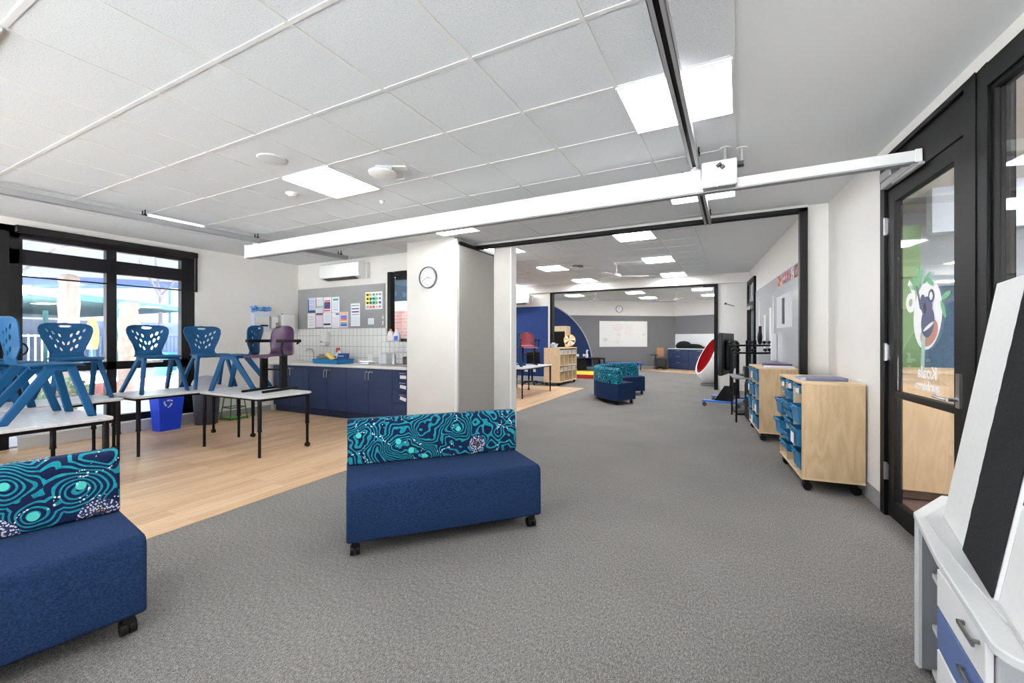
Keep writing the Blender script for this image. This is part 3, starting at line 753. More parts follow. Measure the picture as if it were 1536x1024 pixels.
# ------------------------------------------------------------------ bench
XD = [-7.14, -6.66, -6.17, -5.72, -5.215, -4.73, -4.43]
def handle(par, x, flip=1):
    h = MB(); h.tube([(x, 0, .84), (x, -.03, .835), (x, -.03, .72), (x, -.026, .70)], .0055, 8); h.box(x - .012 * (1 + flip) , x + .012 * (1 - flip), -.006, 0, .83, .85); h.build('handle', chrome, par, smooth=True)
spans = [(-7.62, -6.66, 'navy double-door base cupboard at the sink end of the bench'), (-6.66, -5.72, 'navy double-door base cupboard beneath the blue tray'), (-5.72, -4.73, 'navy double-door base cupboard next to the drawer stack')]
for x0, x1, lb in spans:
    t = thing('base_cupboard', ((x0 + x1) / 2, 5.05, 0), 0, lb, 'cupboard', 'navy base cupboards along the bench')
    hw = (x1 - x0) / 2
    MB().box(-hw + .001, hw - .001, .02, .55, .12, .855).build('carcass', navycab, t)
    MB().box(-hw + .001, hw - .001, .05, .5, 0.005, .12).build('kickboard', M('navy kick', (28, 42, 74), .5), t)
    for s in (-1, 1):
        d = MB().box(min(0, s * hw) + .003, max(0, s * hw) - .003, 0, .019, .125, .85).build('door', navycab, t, bevel=.002)
        h = MB(); xx = s * .035; h.tube([(xx, 0, .80), (xx, -.032, .80), (xx, -.034, .69), (xx, -.028, .675)], .006, 8); h.cyl((xx - .0, -.001, .80), (xx, -.006, .80), .013, n=12)
        h.build('handle', chrome, d, smooth=True)
    MB().cyl((.085, 0, .80), (.085, -.008, .80), .011, n=12).build('lock', chrome, t, smooth=True)
t = thing('drawer_unit', (-4.56, 5.05, 0), 0, 'navy drawer stack with three white name labels at the pier end', 'drawers')
MB().box(-.168, .128, .02, .55, .12, .855).build('carcass', navycab, t); MB().box(-.168, .128, .05, .5, .005, .12).build('kickboard', M('navy kick'), t)
zz = [.13, .34, .52, .70, .85]
for k in range(4):
    d = MB().box(-.165, .127, 0, .019, zz[k] + .002, zz[k + 1] - .002).build('drawer', navycab, t, bevel=.002)
    if k:
        h = MB(); zc = zz[k + 1] - .045; h.tube([(-.0, 0, zc), (0, -.02, zc), (.10, -.02, zc), (.10, 0, zc)], .005, 8); h.build('handle', chrome, d, smooth=True)
        a = (0, .25, .12, 0)[k]
        lbm = MB(); lbm.box(-.06, .06, -.003, -.001, -.025, .025); lbm.build('name_label', paper, d, loc=(.055, 0, zc - .06), rot=(0, a if k < 3 else 0, 0))
t = thing('worktop', (0, 0, 0), 0, 'long pale stone worktop over the navy cupboards', 'worktop')
MB().box(-7.69, -4.43, 5.02, YB - .013, .856, .896).build('slab', noisy('pale stone', (222, 220, 214), (230, 228, 223), 60, .3), t, bevel=.003)
MB().box(-7.35, -6.85, 5.15, 5.45, .8965, .899).box(-7.32, -6.88, 5.18, 5.42, .8975, .9).build('sink_bowl', chrome, t, bevel=.002)
tp = MB().tube([(-7.1, 5.5, .896), (-7.1, 5.5, 1.08), (-7.1, 5.46, 1.13), (-7.1, 5.36, 1.13), (-7.1, 5.33, 1.10)], .012, 10); tp.build('tap', chrome, t, smooth=True)

# things on the bench
def on_bench(name, x, y, label, cat, rz=0): return thing(name, (x, y, .8965), rz, label, cat)
t = on_bench('blue_tray', -6.29, 5.27, 'wide blue plastic tray of packets on the bench', 'tray')
b = MB(); n = 24
def tray_mesh(w, d, h, th=.006, fl=.015):
    b = MB(); w0, d0 = w - fl, d - fl
    b.add([(-w0, -d0, 0), (w0, -d0, 0), (w0, d0, 0), (-w0, d0, 0), (-w, -d, h), (w, -d, h), (w, d, h), (-w, d, h), (-w + th, -d + th, h), (w - th, -d + th, h), (w - th, d - th, h), (-w + th, d - th, h), (-w0 + th, -d0 + th, th), (w0 - th, -d0 + th, th), (w0 - th, d0 - th, th), (-w0 + th, d0 - th, th)],
          [(3, 2, 1, 0), (0, 1, 5, 4), (1, 2, 6, 5), (2, 3, 7, 6), (3, 0, 4, 7), (4, 5, 9, 8), (5, 6, 10, 9), (6, 7, 11, 10), (7, 4, 8, 11), (8, 9, 13, 12), (9, 10, 14, 13), (10, 11, 15, 14), (11, 8, 12, 15), (12, 13, 14, 15)])
    return b
tray_mesh(.31, .19, .08).build('tray_body', M('tray blue', (10, 110, 165), .35), t, bevel=.003)
t2 = thing('picture_book', (-6.12, 5.30, .91), .1, 'dark blue book leaning up out of the blue tray', 'book')
MB().box(-.12, .12, -.01, .01, 0, .17, tf=Matrix.Rotation(-.35, 4, 'X')).build('cover', M('book navy', (24, 50, 120), .4), t2, bevel=.002)
MB().box(-.1, .02, -.013, -.0105, .11, .13, tf=Matrix.Rotation(-.35, 4, 'X')).build('title_bar', M('pale blue bar', (120, 190, 220), .5), t2)
t2 = thing('yellow_packet', (-6.28, 5.20, .975), .2, 'yellow packet propped in the blue tray against the book', 'packet')
MB().box(-.11, .11, -.015, .015, 0, .07, tf=Matrix.Rotation(.6, 4, 'Y')).build('packet_body', M('packet yellow', (240, 205, 90), .5), t2, bevel=.006)
t2 = thing('black_pouch', (-6.15, 5.20, .905), .0, 'small black pouch lying in the blue tray', 'pouch')
MB().ball((0, 0, .04), .09, .05, .04).build('pouch_body', blackpl, t2, smooth=True)
t = on_bench('steel_basin', -6.66, 5.47, 'shallow grey metal basin behind the blue tray', 'basin')
tray_mesh(.2, .10, .115, .004, .01).build('basin_body', M('basin metal', (150, 140, 130), .35, .7), t, bevel=.003)
t = on_bench('spray_bottle', -6.42, 5.50, 'white spray bottle with red trigger standing behind the blue tray', 'bottle')
MB().lathe([(0, 0), (.04, 0), (.042, .15), (.03, .19), (.014, .21), (.014, .23)], n=16).build('bottle_body', offwhite, t, smooth=True)
MB().box(-.014, .014, -.05, .02, .23, .27).box(-.01, .01, -.06, -.035, .19, .24).cyl((0, 0, .22), (0, 0, .24), .016, n=12).build('trigger', M('trigger red', (200, 60, 50), .4), t, bevel=.003)
t = on_bench('brush_pot', -6.85, 5.48, 'tall brown brush pot beside the sink', 'pot')
MB().lathe([(0, 0), (.03, 0), (.042, .1), (.05, .15), (.045, .15), (.036, .08), (0, .02)], n=16).build('pot_body', M('pot brown', (150, 140, 120), .6), t, smooth=True)
t = on_bench('steel_stand', -5.55, 5.33, 'low chrome stand with clear sides on the bench', 'stand')
b = MB()
for z in (.01, .045): b.box(-.11, .11, -.07, -.066, z, z + .015); b.box(-.11, .11, .066, .07, z, z + .015)
b.box(-.11, .11, -.07, .07, 0, .008); b.build('tiers', chrome, t)
MB().box(0.0, .11, .02, .024, .06, .17).build('clear_back', offwhite, t)
t = thing('soap_dispenser', (-6.86, YB - .012, 1.20), 0, 'white soap dispenser on the tiles above the bench', 'dispenser')
MB().box(-.08, .08, -.09, 0, .05, .26).build('case', M('dispenser white', (226, 226, 224), .3), t, bevel=.02, seg=3)
MB().box(-.07, .07, -.10, 0, 0, .05).build('lower_case', M('dispenser white'), t, bevel=.01)
MB().box(-.075, -.03, -.092, -.089, .06, .085).build('window_slot', M('slot grey', (120, 120, 120), .4), t)
t = on_bench('wire_rack', -4.80, 5.36, 'chrome wire drying rack at the pier end of the bench', 'rack')
b = MB()
for x in (-.29, .33):
    for y in (-.18, .15): b.cyl((x, y, 0), (x, y, .38), .005, n=8)
for z in (.02, .21, .38):
    for y in (-.18, .15): b.cyl((-.29, y, z), (.33, y, z), .004, n=6)
    for k in range(13): xx = -.29 + k * .62 / 12; b.cyl((xx, -.18, z), (xx, .15, z), .0025, n=6)
for x in (-.1, 0., .1): b.cyl((x, -.18, .02), (x, -.18, .38), .004, n=6)
b.build('wire_frame', chrome, t)
for i, (x, cc, lb) in enumerate(((-5.04, (236, 236, 240), 'white detergent bottle with orange cap on the wire rack'), (-4.91, (232, 236, 244), 'white detergent bottle with blue label on the wire rack'))):
    t = thing('detergent_bottle', (x, 5.36, .8965 + .385), .2, lb, 'bottle')
    MB().box(-.055, .055, -.035, .035, 0, .10).prism([(-.055, .10), (.055, .10), (.02, .17), (-.03, .17)], -.03, .03, 'y').build('bottle_body', M('detergent white', cc, .35), t, bevel=.008)
    MB().cyl((-.005, 0, .17), (-.005, 0, .205), .02, n=14).build('cap', M('cap %d' % i, ((230, 140, 50), (230, 232, 236))[i], .4), t, smooth=True)
    MB().box(-.035, .035, -.0365, -.0352, .02, .09).build('bottle_label', M('lab %d' % i, ((232, 220, 210), (60, 90, 190))[i], .5), t)
t = thing('serving_tray', (-4.62, 5.44, .8965 + .385), 0, 'dark grey tray lying on top of the wire rack by the pier', 'tray')
MB().box(-.15, .14, -.1, .1, 0, .04).build('tray_body', M('charcoal', (40, 40, 42), .5), t, bevel=.008)
t = on_bench('storage_tub', -5.05, 5.26, 'white plastic tub under the wire rack shelf', 'tub')
MB().box(-.1, .04, -.05, .05, .025, .19).build('tub_body', M('tub clear', (214, 218, 220), .25), t, bevel=.008)
t = on_bench('steel_jug', -4.93, 5.30, 'slim steel jug inside the wire rack', 'jug')
MB().lathe([(0, .025), (.04, .025), (.042, .17), (.032, .185), (.03, .185), (.03, .04), (0, .04)], n=18).build('jug_body', chrome, t, smooth=True)
t = on_bench('toaster', -4.60, 5.32, 'dark toaster inside the wire rack beside the pier', 'toaster')
MB().box(-.1, .1, -.07, .07, .03, .15).build('toaster_body', M('toaster dark', (84, 80, 76), .3, .5), t, bevel=.015, seg=3)
MB().box(-.07, .07, -.03, -.012, .148, .153).box(-.07, .07, .012, .03, .148, .153).build('slots', black, t)

# bench pinboard and posters
o = MB().box(-7.685, -5.41, YB - .018, YB, 1.518, 2.287).build('pinboard', pin, bevel=.002); tag(o, 'wide grey felt pinboard above the tiled bench', 'pinboard')
YP = YB - .0185
PC = {'w': (242, 242, 246), 'n': (44, 66, 120), 'r': (208, 70, 70), 'v': (74, 60, 108), 'g': (44, 150, 130), 'b': (60, 110, 190), 'p': (226, 206, 226), 'o': (232, 170, 110), 'y': (238, 220, 120), 'l': (196, 216, 236), 'k': (70, 74, 84), 'c': (160, 220, 200), 'L': (150, 190, 90), 's': (150, 156, 168), 'm': (52, 34, 66)}
def poster(x0, x1, z0, z1, bg, bars, label, y=YP, name='poster', cat='poster', grp='posters pinned over the bench'):
    keys = [bg] + sorted({b[4] for b in bars}); w_, h_ = x1 - x0, z1 - z0
    t = MB(); t.box(-w_ / 2, w_ / 2, -.002, 0, -h_ / 2, h_ / 2, 0)
    for (u0, u1, v0, v1, c) in bars:
        t.box(-w_ / 2 + u0 * w_, -w_ / 2 + u1 * w_, -.0026, -.0019, -h_ / 2 + v0 * h_, -h_ / 2 + v1 * h_, keys.index(c))
    o = t.build(name, [M('print ' + k, PC[k], .8) for k in keys], loc=((x0 + x1) / 2, y, (z0 + z1) / 2))
    tag(o, label, cat, grp); return o
def lines(c, n, u0=.12, u1=.88, v0=.1, v1=.9, th=.35):
    s = (v1 - v0) / n
    return [(u0, u1, v0 + s * k, v0 + s * k + s * th, c) for k in range(n)]
poster(-7.388, -7.178, 1.83, 2.12, 'w', [(0, .14, 0, .9, 'n'), (.14, 1, 0, .16, 'n'), (0, 1, .9, 1, 'l')] + lines('b', 5, .2, .95, .22, .88, .3), 'white poster with navy side stripe and navy foot bar, upper row')
poster(-7.165, -6.965, 1.825, 2.115, 'w', [(.02, .1, .3, .9, 'r'), (.1, .95, .3, .45, 'c')] + lines('l', 7, .15, .9, .05, .9), 'pale poster with faint red margin and mint band, upper row')
poster(-6.945, -6.735, 1.82, 2.11, 'w', [(.1, .85, .72, .8, 'r'), (.08, .85, .25, .68, 'v'), (.05, .85, .08, .17, 'r')] + lines('s', 4, .2, .8, .3, .65), 'poster with purple block between two red bars, upper row')
poster(-6.72, -6.52, 1.82, 2.105, 'w', [(.15, .85, .76, .88, 'g'), (.2, .8, .14, .18, 's')] + lines('l', 6, .15, .85, .25, .72), 'white poster with green heading bar, upper row')
poster(-7.40, -7.18, 1.535, 1.82, 'w', lines('s', 4, .2, .8, .2, .9, .16), 'plain white sheet with four grey lines, lower row')
poster(-7.165, -6.965, 1.54, 1.82, 'p', [(.05, .95, .86, .96, 'k'), (.3, .95, .88, .98, 'o'), (0, 1, 0, .03, 's')] + lines('w', 8, .1, .9, .1, .8), 'pink tinted sheet with dark and orange heading, lower row')
poster(-6.955, -6.735, 1.54, 1.815, 'w', [(.05, .9, .16, .28, 'm')] + lines('l', 6, .15, .9, .35, .92), 'white sheet with one dark purple bar near its foot, lower row')
poster(-6.72, -6.52, 1.53, 1.815, 'w', [(.5, .95, .84, .95, 'b')] + lines('p', 5, .1, .9, .1, .75), 'white sheet with small blue heading block, lower row')
poster(-6.505, -6.295, 1.53, 1.82, 'p', [(.1, .85, .82, .94, 'o'), (.1, .85, .66, .78, 'b'), (.1, .85, .56, .64, 'v'), (.1, .85, .46, .54, 'r'), (.1, .85, .36, .44, 'y'), (.1, .85, .27, .34, 'g'), (.1, .85, .1, .25, 'b')], 'sheet of stacked rainbow bars, lower row')
poster(-6.225, -6.0, 1.555, 1.965, 'w', [(.1, .9, .88, .93, 's'), (.1, .9, .74, .79, 'v'), (.1, .9, .60, .66, 'v'), (.1, .9, .49, .53, 's')] + lines('l', 6, .1, .9, .05, .45), 'tall white notice with two violet bars, hanging alone')
cal = [(.08 + .18 * i, .2 + .18 * i, .08 + .235 * j, .2 + .235 * j, (('s', 'r', 'r', 'o', 's', 'b'), ('k', 'L', 'g', 'L', 'v', 'b'), ('g', 'L', 'k', 'L', 'b', 'r'), ('r', 'o', 'g', 'L', 's', 'p'))[j][i]) for i in range(5) for j in range(4)]
poster(-5.866, -5.46, 1.845, 2.15, 'w', [(.02, .3, .25, .95, 'y'), (.3, .66, .25, .75, 'c')] + cal, 'colourful square picture chart on the pinboard corner')
poster(-5.80, -5.66, 1.58, 1.69, 'w', lines('l', 4), 'small blank white card under the picture chart')
poster(-5.47, -5.425, 1.55, 1.76, 's', [(.2, .7, .6, .8, 'w'), (.2, .6, .1, .4, 'w')], 'narrow strip of white scribbles at the pinboard edge', grp='posters pinned over the bench')

# left wall fixtures
def lw(name, y, z, label, cat): return thing(name, (-7.7, y, z), 0, label, cat)
t = lw('glove_dispenser', 4.80, 1.52, 'clear wall dispenser with blue gloves bulging from its top', 'dispenser')
MB().box(0, .12, -.13, .15, -.05, .30).build('case', M('frosted perspex', (206, 212, 224), .3), t, bevel=.004)
b = MB()
random.seed(3)
for k in range(26): b.ball((.03 + random.random() * .08, -.14 + random.random() * .31, .29 + random.random() * .09), .03 + random.random() * .02, .035, .025, n=8)
g_ = b.build('gloves', noisy('glove blue', (50, 110, 190), (140, 190, 235), 26, .5), t, smooth=True); g_['kind'] = 'stuff'
MB().box(.12, .125, -.02, .12, .03, .06).build('slot', black, t)
MB().box(.12, .124, -.1, .13, .10, .2).build('front_sticker', M('pale sticker', (225, 225, 215), .6), t)
t = lw('hand_sanitiser', 5.06, 1.50, 'white sanitiser dispenser with grey nozzle between gloves and towels', 'dispenser')
MB().box(0, .1, -.06, .08, .02, .24).build('case', offwhite, t, bevel=.015)
MB().box(.1, .13, .02, .06, .03, .13).build('nozzle', M('nozzle grey', (130, 130, 132), .4), t, bevel=.008)
t = lw('towel_dispenser', 5.32, 1.47, 'white box paper towel dispenser nearest the room corner', 'dispenser')
MB().box(0, .12, -.14, .14, 0, .31).build('case', offwhite, t, bevel=.01)
MB().cyl((.06, -.08, .31), (.06, -.08, .335), .015).build('lock', M('nozzle grey'), t)
# ------------------------------------------------------------------ tables
def make_table(name, L_, W_, H_, label, casters=True, group='grey laminate classroom tables'):
    t = thing(name, (0, 0, 0), 0, label, 'table', group)
    b = MB(); r = .06; pts = []
    for cx, cy, a0 in ((L_ / 2 - r, W_ / 2 - r, 0), (-L_ / 2 + r, W_ / 2 - r, 90), (-L_ / 2 + r, -W_ / 2 + r, 180), (L_ / 2 - r, -W_ / 2 + r, 270)):
        for k in range(6): a = math.radians(a0 + 18 * k); pts.append((cx + r * math.cos(a), cy + r * math.sin(a)))
    b.prism(pts, H_ - .024, H_); b.build('tabletop', tabletop, t, bevel=.004)
    b = MB(); x, y = L_ / 2 - .05, W_ / 2 - .05
    b.box(-x, x, -y - .012, -y + .012, H_ - .048, H_ - .024); b.box(-x, x, y - .012, y + .012, H_ - .055, H_ - .024)
    b.box(-x - .012, -x + .012, -y, y, H_ - .055, H_ - .024); b.box(x - .012, x + .012, -y, y, H_ - .055, H_ - .024)
    b.build('frame', black, t)
    for sx in (-1, 1):
        for sy in (-1, 1):
            c = casters and sy > 0
            b = MB(); z0 = .055 if c else 0
            b.cyl((sx * x, sy * y, .31), (sx * x, sy * y, H_ - .03), .022, n=14); b.cyl((sx * x, sy * y, .29), (sx * x, sy * y, .31), .025, n=14)
            b.cyl((sx * x, sy * y, z0), (sx * x, sy * y, .30), .016, n=14)
            lg = b.build('leg', black, t, smooth=True)
            if c:
                q = MB(); q.cyl((sx * x - .018, sy * y, .028), (sx * x + .018, sy * y, .028), .028, n=16); q.cyl((sx * x, sy * y, .03), (sx * x, sy * y, .06), .012, n=8)
                q.build('caster', blackpl, lg, smooth=True)
    return t
TH = .68
tb = make_table('classroom_table', 1.2, .7, TH, 'grey laminate table carrying the purple armchair, its end towards the bench')
tb.location = (-5.26, 3.26, 0)
clone(tb, (-6.26, 2.91, 0), PI / 2, 'grey table along the window over the blue recycling bin, two chairs on it')
clone(tb, (-6.26, 1.63, 0), PI / 2, 'grey table along the window before the brown door, behind the foremost blue chair')
clone(tb, (-5.17, 1.31, 0), 0, 'grey table nearest the blue sofas with its end edge towards the carpet')

# ------------------------------------------------------------------ chairs
def leg8(b, top, bot, wx, wy, wx1=None, wy1=None, m=0):
    wx1 = wx if wx1 is None else wx1; wy1 = wy if wy1 is None else wy1
    vs = []
    for (p, a, c) in ((bot, wx1, wy1), (top, wx, wy)):
        for i, j in ((-1, -1), (1, -1), (1, 1), (-1, 1)): vs.append((p[0] + i * a / 2, p[1] + j * c / 2, p[2]))
    b.add(vs, [(3, 2, 1, 0), (4, 5, 6, 7), (0, 1, 5, 4), (1, 2, 6, 5), (2, 3, 7, 6), (3, 0, 4, 7)], m)
def interp(P, t):
    for i in range(len(P) - 1):
        if P[i][0] <= t <= P[i + 1][0]:
            u = (t - P[i][0]) / (P[i + 1][0] - P[i][0]); u = u * u * (3 - 2 * u) * .5 + u * .5
            return [P[i][k] + (P[i + 1][k] - P[i][k]) * u for k in range(1, len(P[i]))]
    return list(P[-1][1:])
HOLES = []
for s in (-1, 1):
    for y, z in ((.151, .735), (.101, .710), (.047, .682), (.118, .655), (.068, .625), (.021, .596), (.083, .562), (.041, .530)): HOLES.append((s * y, z, s * .45))
def shell(name, keys, holes, parent, mat, thick=.011, ncol=80, curl=.045, step=.0052):
    P = []; t = 0
    for i, k in enumerate(keys):
        if i: t += math.hypot(k[0] - keys[i - 1][0], k[1] - keys[i - 1][1])
        P.append((t,) + tuple(k))
    nrow = int(t / step); vs = []; fs = []
    for i in range(nrow + 1):
        x, z, w = interp(P, t * i / nrow)
        back = max(0, min(1, (z - .46) / .12)) if x < 0 else 0
        for j in range(ncol + 1):
            q = -1 + 2 * j / ncol; y = q * w
            vs.append((x + back * curl * q * q, y, z - (1 - back) * .012 * q ** 4 - (1 - back) * .006 * (1 - q * q)))
    for i in range(nrow):
        for j in range(ncol):
            ids = (i * (ncol + 1) + j, i * (ncol + 1) + j + 1, (i + 1) * (ncol + 1) + j + 1, (i + 1) * (ncol + 1) + j)
            cy = sum(vs[k][1] for k in ids) / 4; cz = sum(vs[k][2] for k in ids) / 4; cx = vs[ids[0]][0]; cut = False
            if holes and cx < -.15 and cz > .49:
                if abs(cy) < .058 - 2 * abs(cz - .783) and abs(cz - .783) < .0115: cut = True
                for hy, hz, a in HOLES:
                    dy, dz = cy - hy, cz - hz; u = dz * math.cos(a) + dy * math.sin(a); v_ = -dz * math.sin(a) + dy * math.cos(a)
                    if (u / .023) ** 2 + (v_ / .0095) ** 2 < 1: cut = True
            if not cut: fs.append(ids)
    b = MB(); b.add(vs, fs); o = b.build(name, mat, parent)
    o.data.shade_smooth()
    m = o.modifiers.new('thickness', 'SOLIDIFY'); m.thickness = thick; m.offset = -1
    return o
def blue_chair():
    t = thing('classroom_chair')
    keys = [(.235, .425, .17), (.22, .440, .195), (.13, .445, .21), (-.02, .440, .20), (-.10, .438, .165), (-.14, .455, .142), (-.165, .50, .138), (-.175, .56, .160), (-.188, .64, .197), (-.200, .72, .222), (-.206, .765, .222), (-.212, .795, .205), (-.216, .811, .17), (-.218, .817, .12)]
    shell('seat_shell', keys, True, t, chairblue)
    for s in (-1, 1):
        b = MB(); leg8(b, (.15, s * .165, .425), (.262, s * .235, 0), .062, .034, .055, .034); b.build('leg', chairblue, t, bevel=.008, seg=2)
        b = MB(); leg8(b, (.045, s * .165, .425), (-.245, s * .235, 0), .085, .034, .062, .034); b.build('leg', chairblue, t, bevel=.008, seg=2)
        MB().box(-.005, .185, s * .165 - .02, s * .165 + .02, .385, .434).build('side_beam', chairblue, t, bevel=.008)
    MB().box(.12, .17, -.165, .165, .40, .432).build('cross_beam', chairblue, t, bevel=.006)
    return t
gch = 'blue moulded chairs stood on the tables'
bc = blue_chair(); tag(bc, 'blue shell chair on the foremost table, seen from the side', 'chair', gch)
bc.location = (-5.02, 1.32, TH); bc.rotation_euler = (0, 0, PI / 2)
clone(bc, (-5.62, 1.27, TH), PI / 2 + .08, 'blue shell chair on the far side of the foremost table, half hidden by another', gch)
clone(bc, (-6.36, 1.94, TH), .0, 'blue shell chair whose pierced back stands against the first window pane', gch)
clone(bc, (-6.36, 2.68, TH), .0, 'blue shell chair whose pierced back stands against the second window pane', gch)
clone(bc, (-6.34, 3.27, TH), -.12, 'blue shell chair standing above the blue recycling bin at the window edge', gch)
clone(bc, (-5.70, 3.36, TH), math.radians(215), 'blue shell chair turned side-on just behind the purple armchair', gch)
clone(bc, (-6.42, 1.26, TH), PI / 2 - .1, 'blue shell chair closest to the brown door at the window table', gch)

def arm_chair(name, col, label):
    t = thing(name, (0, 0, 0), 0, label, 'chair')
    keys = [(.225, .420, .17), (.21, .440, .185), (.10, .445, .19), (-.08, .445, .185), (-.165, .450, .18), (-.20, .475, .178), (-.215, .52, .18), (-.228, .62, .182), (-.24, .72, .178), (-.248, .77, .155), (-.252, .80, .12), (-.254, .815, .07)]
    shell('seat_shell', keys, False, t, col, ncol=24, curl=.035, step=.02)
    for s in (-1, 1):
        MB().box(-.10, .0, s * .15 - .018, s * .15 + .018, .03, .445).build('post', black, t, bevel=.004)
        b = MB(); b.box(-.27, .27, s * .15 - .016, s * .15 + .016, .0, .028); b.build('runner', black, t, bevel=.006)
        b = MB(); b.tube([(.0, s * .2, .45), (.05, s * .225, .46), (.075, s * .235, .52), (.06, s * .235, .59), (.02, s * .232, .61)], .014, 8)
        b.box(-.24, .13, s * .23 - .024, s * .23 + .024, .600, .638); b.tube([(-.22, s * .225, .615), (-.25, s * .20, .60), (-.26, s * .17, .58)], .014, 8)
        b.build('armrest', blackpl, t, bevel=.005)
    MB().box(-.06, -.04, -.15, .15, .25, .27).build('cross_bar', black, t)
    return t
pc = arm_chair('armchair', M('purple shell plastic', (60, 28, 62), .32, coat=.3), 'purple chair with black armrests on sled runners, on the table before the bench')
pc.location = (-5.19, 3.40, TH); pc.rotation_euler = (0, 0, -PI / 2 + .22)

# ------------------------------------------------------------------ sofas
SM1 = contour_mat('contour weave', [((-.561, .48, .637), .12), ((-.287, .48, .574), .15), ((.161, .48, .634), .12), ((-.097, .48, .449), .14), ((-.195, .48, .503), .10)], [((.309, .478, .508), .062)], 6.5, 0.0)
SM2 = contour_mat('contour weave large', [((.489, .48, .60), .13), ((.24, .48, .66), .12), ((.33, .48, .5), .10)], [((.556, .48, .43), .085), ((.2, .48, .43), .09), ((.34, .60, .735), .06)], 4.2, 3.0)
def caster(par, x, y, r=.032, name='caster'):
    b = MB(); b.cyl((x - .028, y, r), (x - .006, y, r), r, n=18); b.cyl((x + .006, y, r), (x + .028, y, r), r, n=18); b.box(x - .02, x + .02, y - .025, y + .01, r + .005, .092)
    return b.build(name, blackpl, par, smooth=True)
def straight_sofa(loc, rz, mat, label, L_=1.28):
    t = thing('sofa', loc, rz, label, 'sofa', 'straight sofas on castors')
    h = L_ / 2
    prof = [(0, .09), (.005, .40), (.02, .43), (.045, .437), (.485, .43), (.63, .43), (.63, .09)]
    MB().prism(prof, -h, h, 'x').build('seat_base', navyfab, t, bevel=.018, seg=3)
    prof = [(.478, .432), (.492, .70), (.505, .735), (.53, .748), (.59, .745), (.625, .73), (.635, .69), (.635, .432)]
    MB().prism(prof, -h + .004, h - .004, 'x').build('backrest', mat, t, bevel=.014, seg=3)
    MB().box(-h + .05, h - .05, .05, .58, .075, .092).build('base_board', blackpl, t)
    for x in (-h + .05, h - .06):
        for y in (.055, .57): caster(t, x, y)
    return t
straight_sofa((-1.65, 2.31, 0), math.radians(48.2), SM1, 'navy sofa with teal contour-pattern back standing alone on the carpet before the pier')
straight_sofa((-2.475, .342, 0), math.radians(80.2), SM2, 'navy sofa with larger teal contour-pattern back, cut off by the picture edge')

def curved_sofa(c, a0, a1, label, seed):
    t = thing('curved_sofa', (c[0], c[1], 0), 0, label, 'sofa', 'curved sofas forming a nook in the middle room')
    n = 14; Ro, Rs, Ri = 1.42, 1.27, .86
    def arc(prof, nm, mat, bev):
        vs = []; fs = []; k = len(prof)
        for i in range(n + 1):
            a = a0 + (a1 - a0) * i / n
            for r, z in prof: vs.append((r * math.cos(a), r * math.sin(a), z))
        for i in range(n):
            for j in range(k): fs.append((i * k + j, i * k + (j + 1) % k, (i + 1) * k + (j + 1) % k, (i + 1) * k + j))
        fs += [tuple(range(k)), tuple(range(n * k + k - 1, n * k - 1, -1))]
        b = MB(); b.add(vs, fs); b.build(nm, mat, t, bevel=bev, seg=2, smooth=True)
    arc([(Ri, .09), (Ri, .42), (Ri + .03, .437), (Rs, .43), (Ro, .43), (Ro, .09)], 'seat_base', navyfab, 0)
    am = (a0 + a1) / 2
    cen = [((Ro * math.cos(a0 + (a1 - a0) * f), Ro * math.sin(a0 + (a1 - a0) * f), .6), .14) for f in (.15, .4, .85)]
    med = [((Ro * math.cos(a0 + (a1 - a0) * f) , Ro * math.sin(a0 + (a1 - a0) * f), .57), .05) for f in (.12, .6)] + [((Rs * math.cos(a1 - (a1 - a0) * .25), Rs * math.sin(a1 - (a1 - a0) * .25), .58), .05)]
    arc([(Rs, .43), (Rs + .015, .71), (Rs + .04, .735), (Ro - .03, .735), (Ro + .004, .70), (Ro + .004, .43)], 'backrest', contour_mat('contour weave curved %d' % seed, cen, med, 7, float(seed), (20, 134, 150)), 0)
    for f in (.06, .94):
        a = a0 + (a1 - a0) * f
        for r in (Ri + .06, Ro - .06): caster(t, r * math.cos(a), r * math.sin(a), .035)
    return t
curved_sofa((-1.52, 9.87), math.radians(180), math.radians(245), 'curved teal and navy sofa piece whose flat end faces the viewer', 5)
curved_sofa((-1.52, 9.87), math.radians(122), math.radians(179), 'curved teal and navy sofa piece on the far side of the nook', 9)

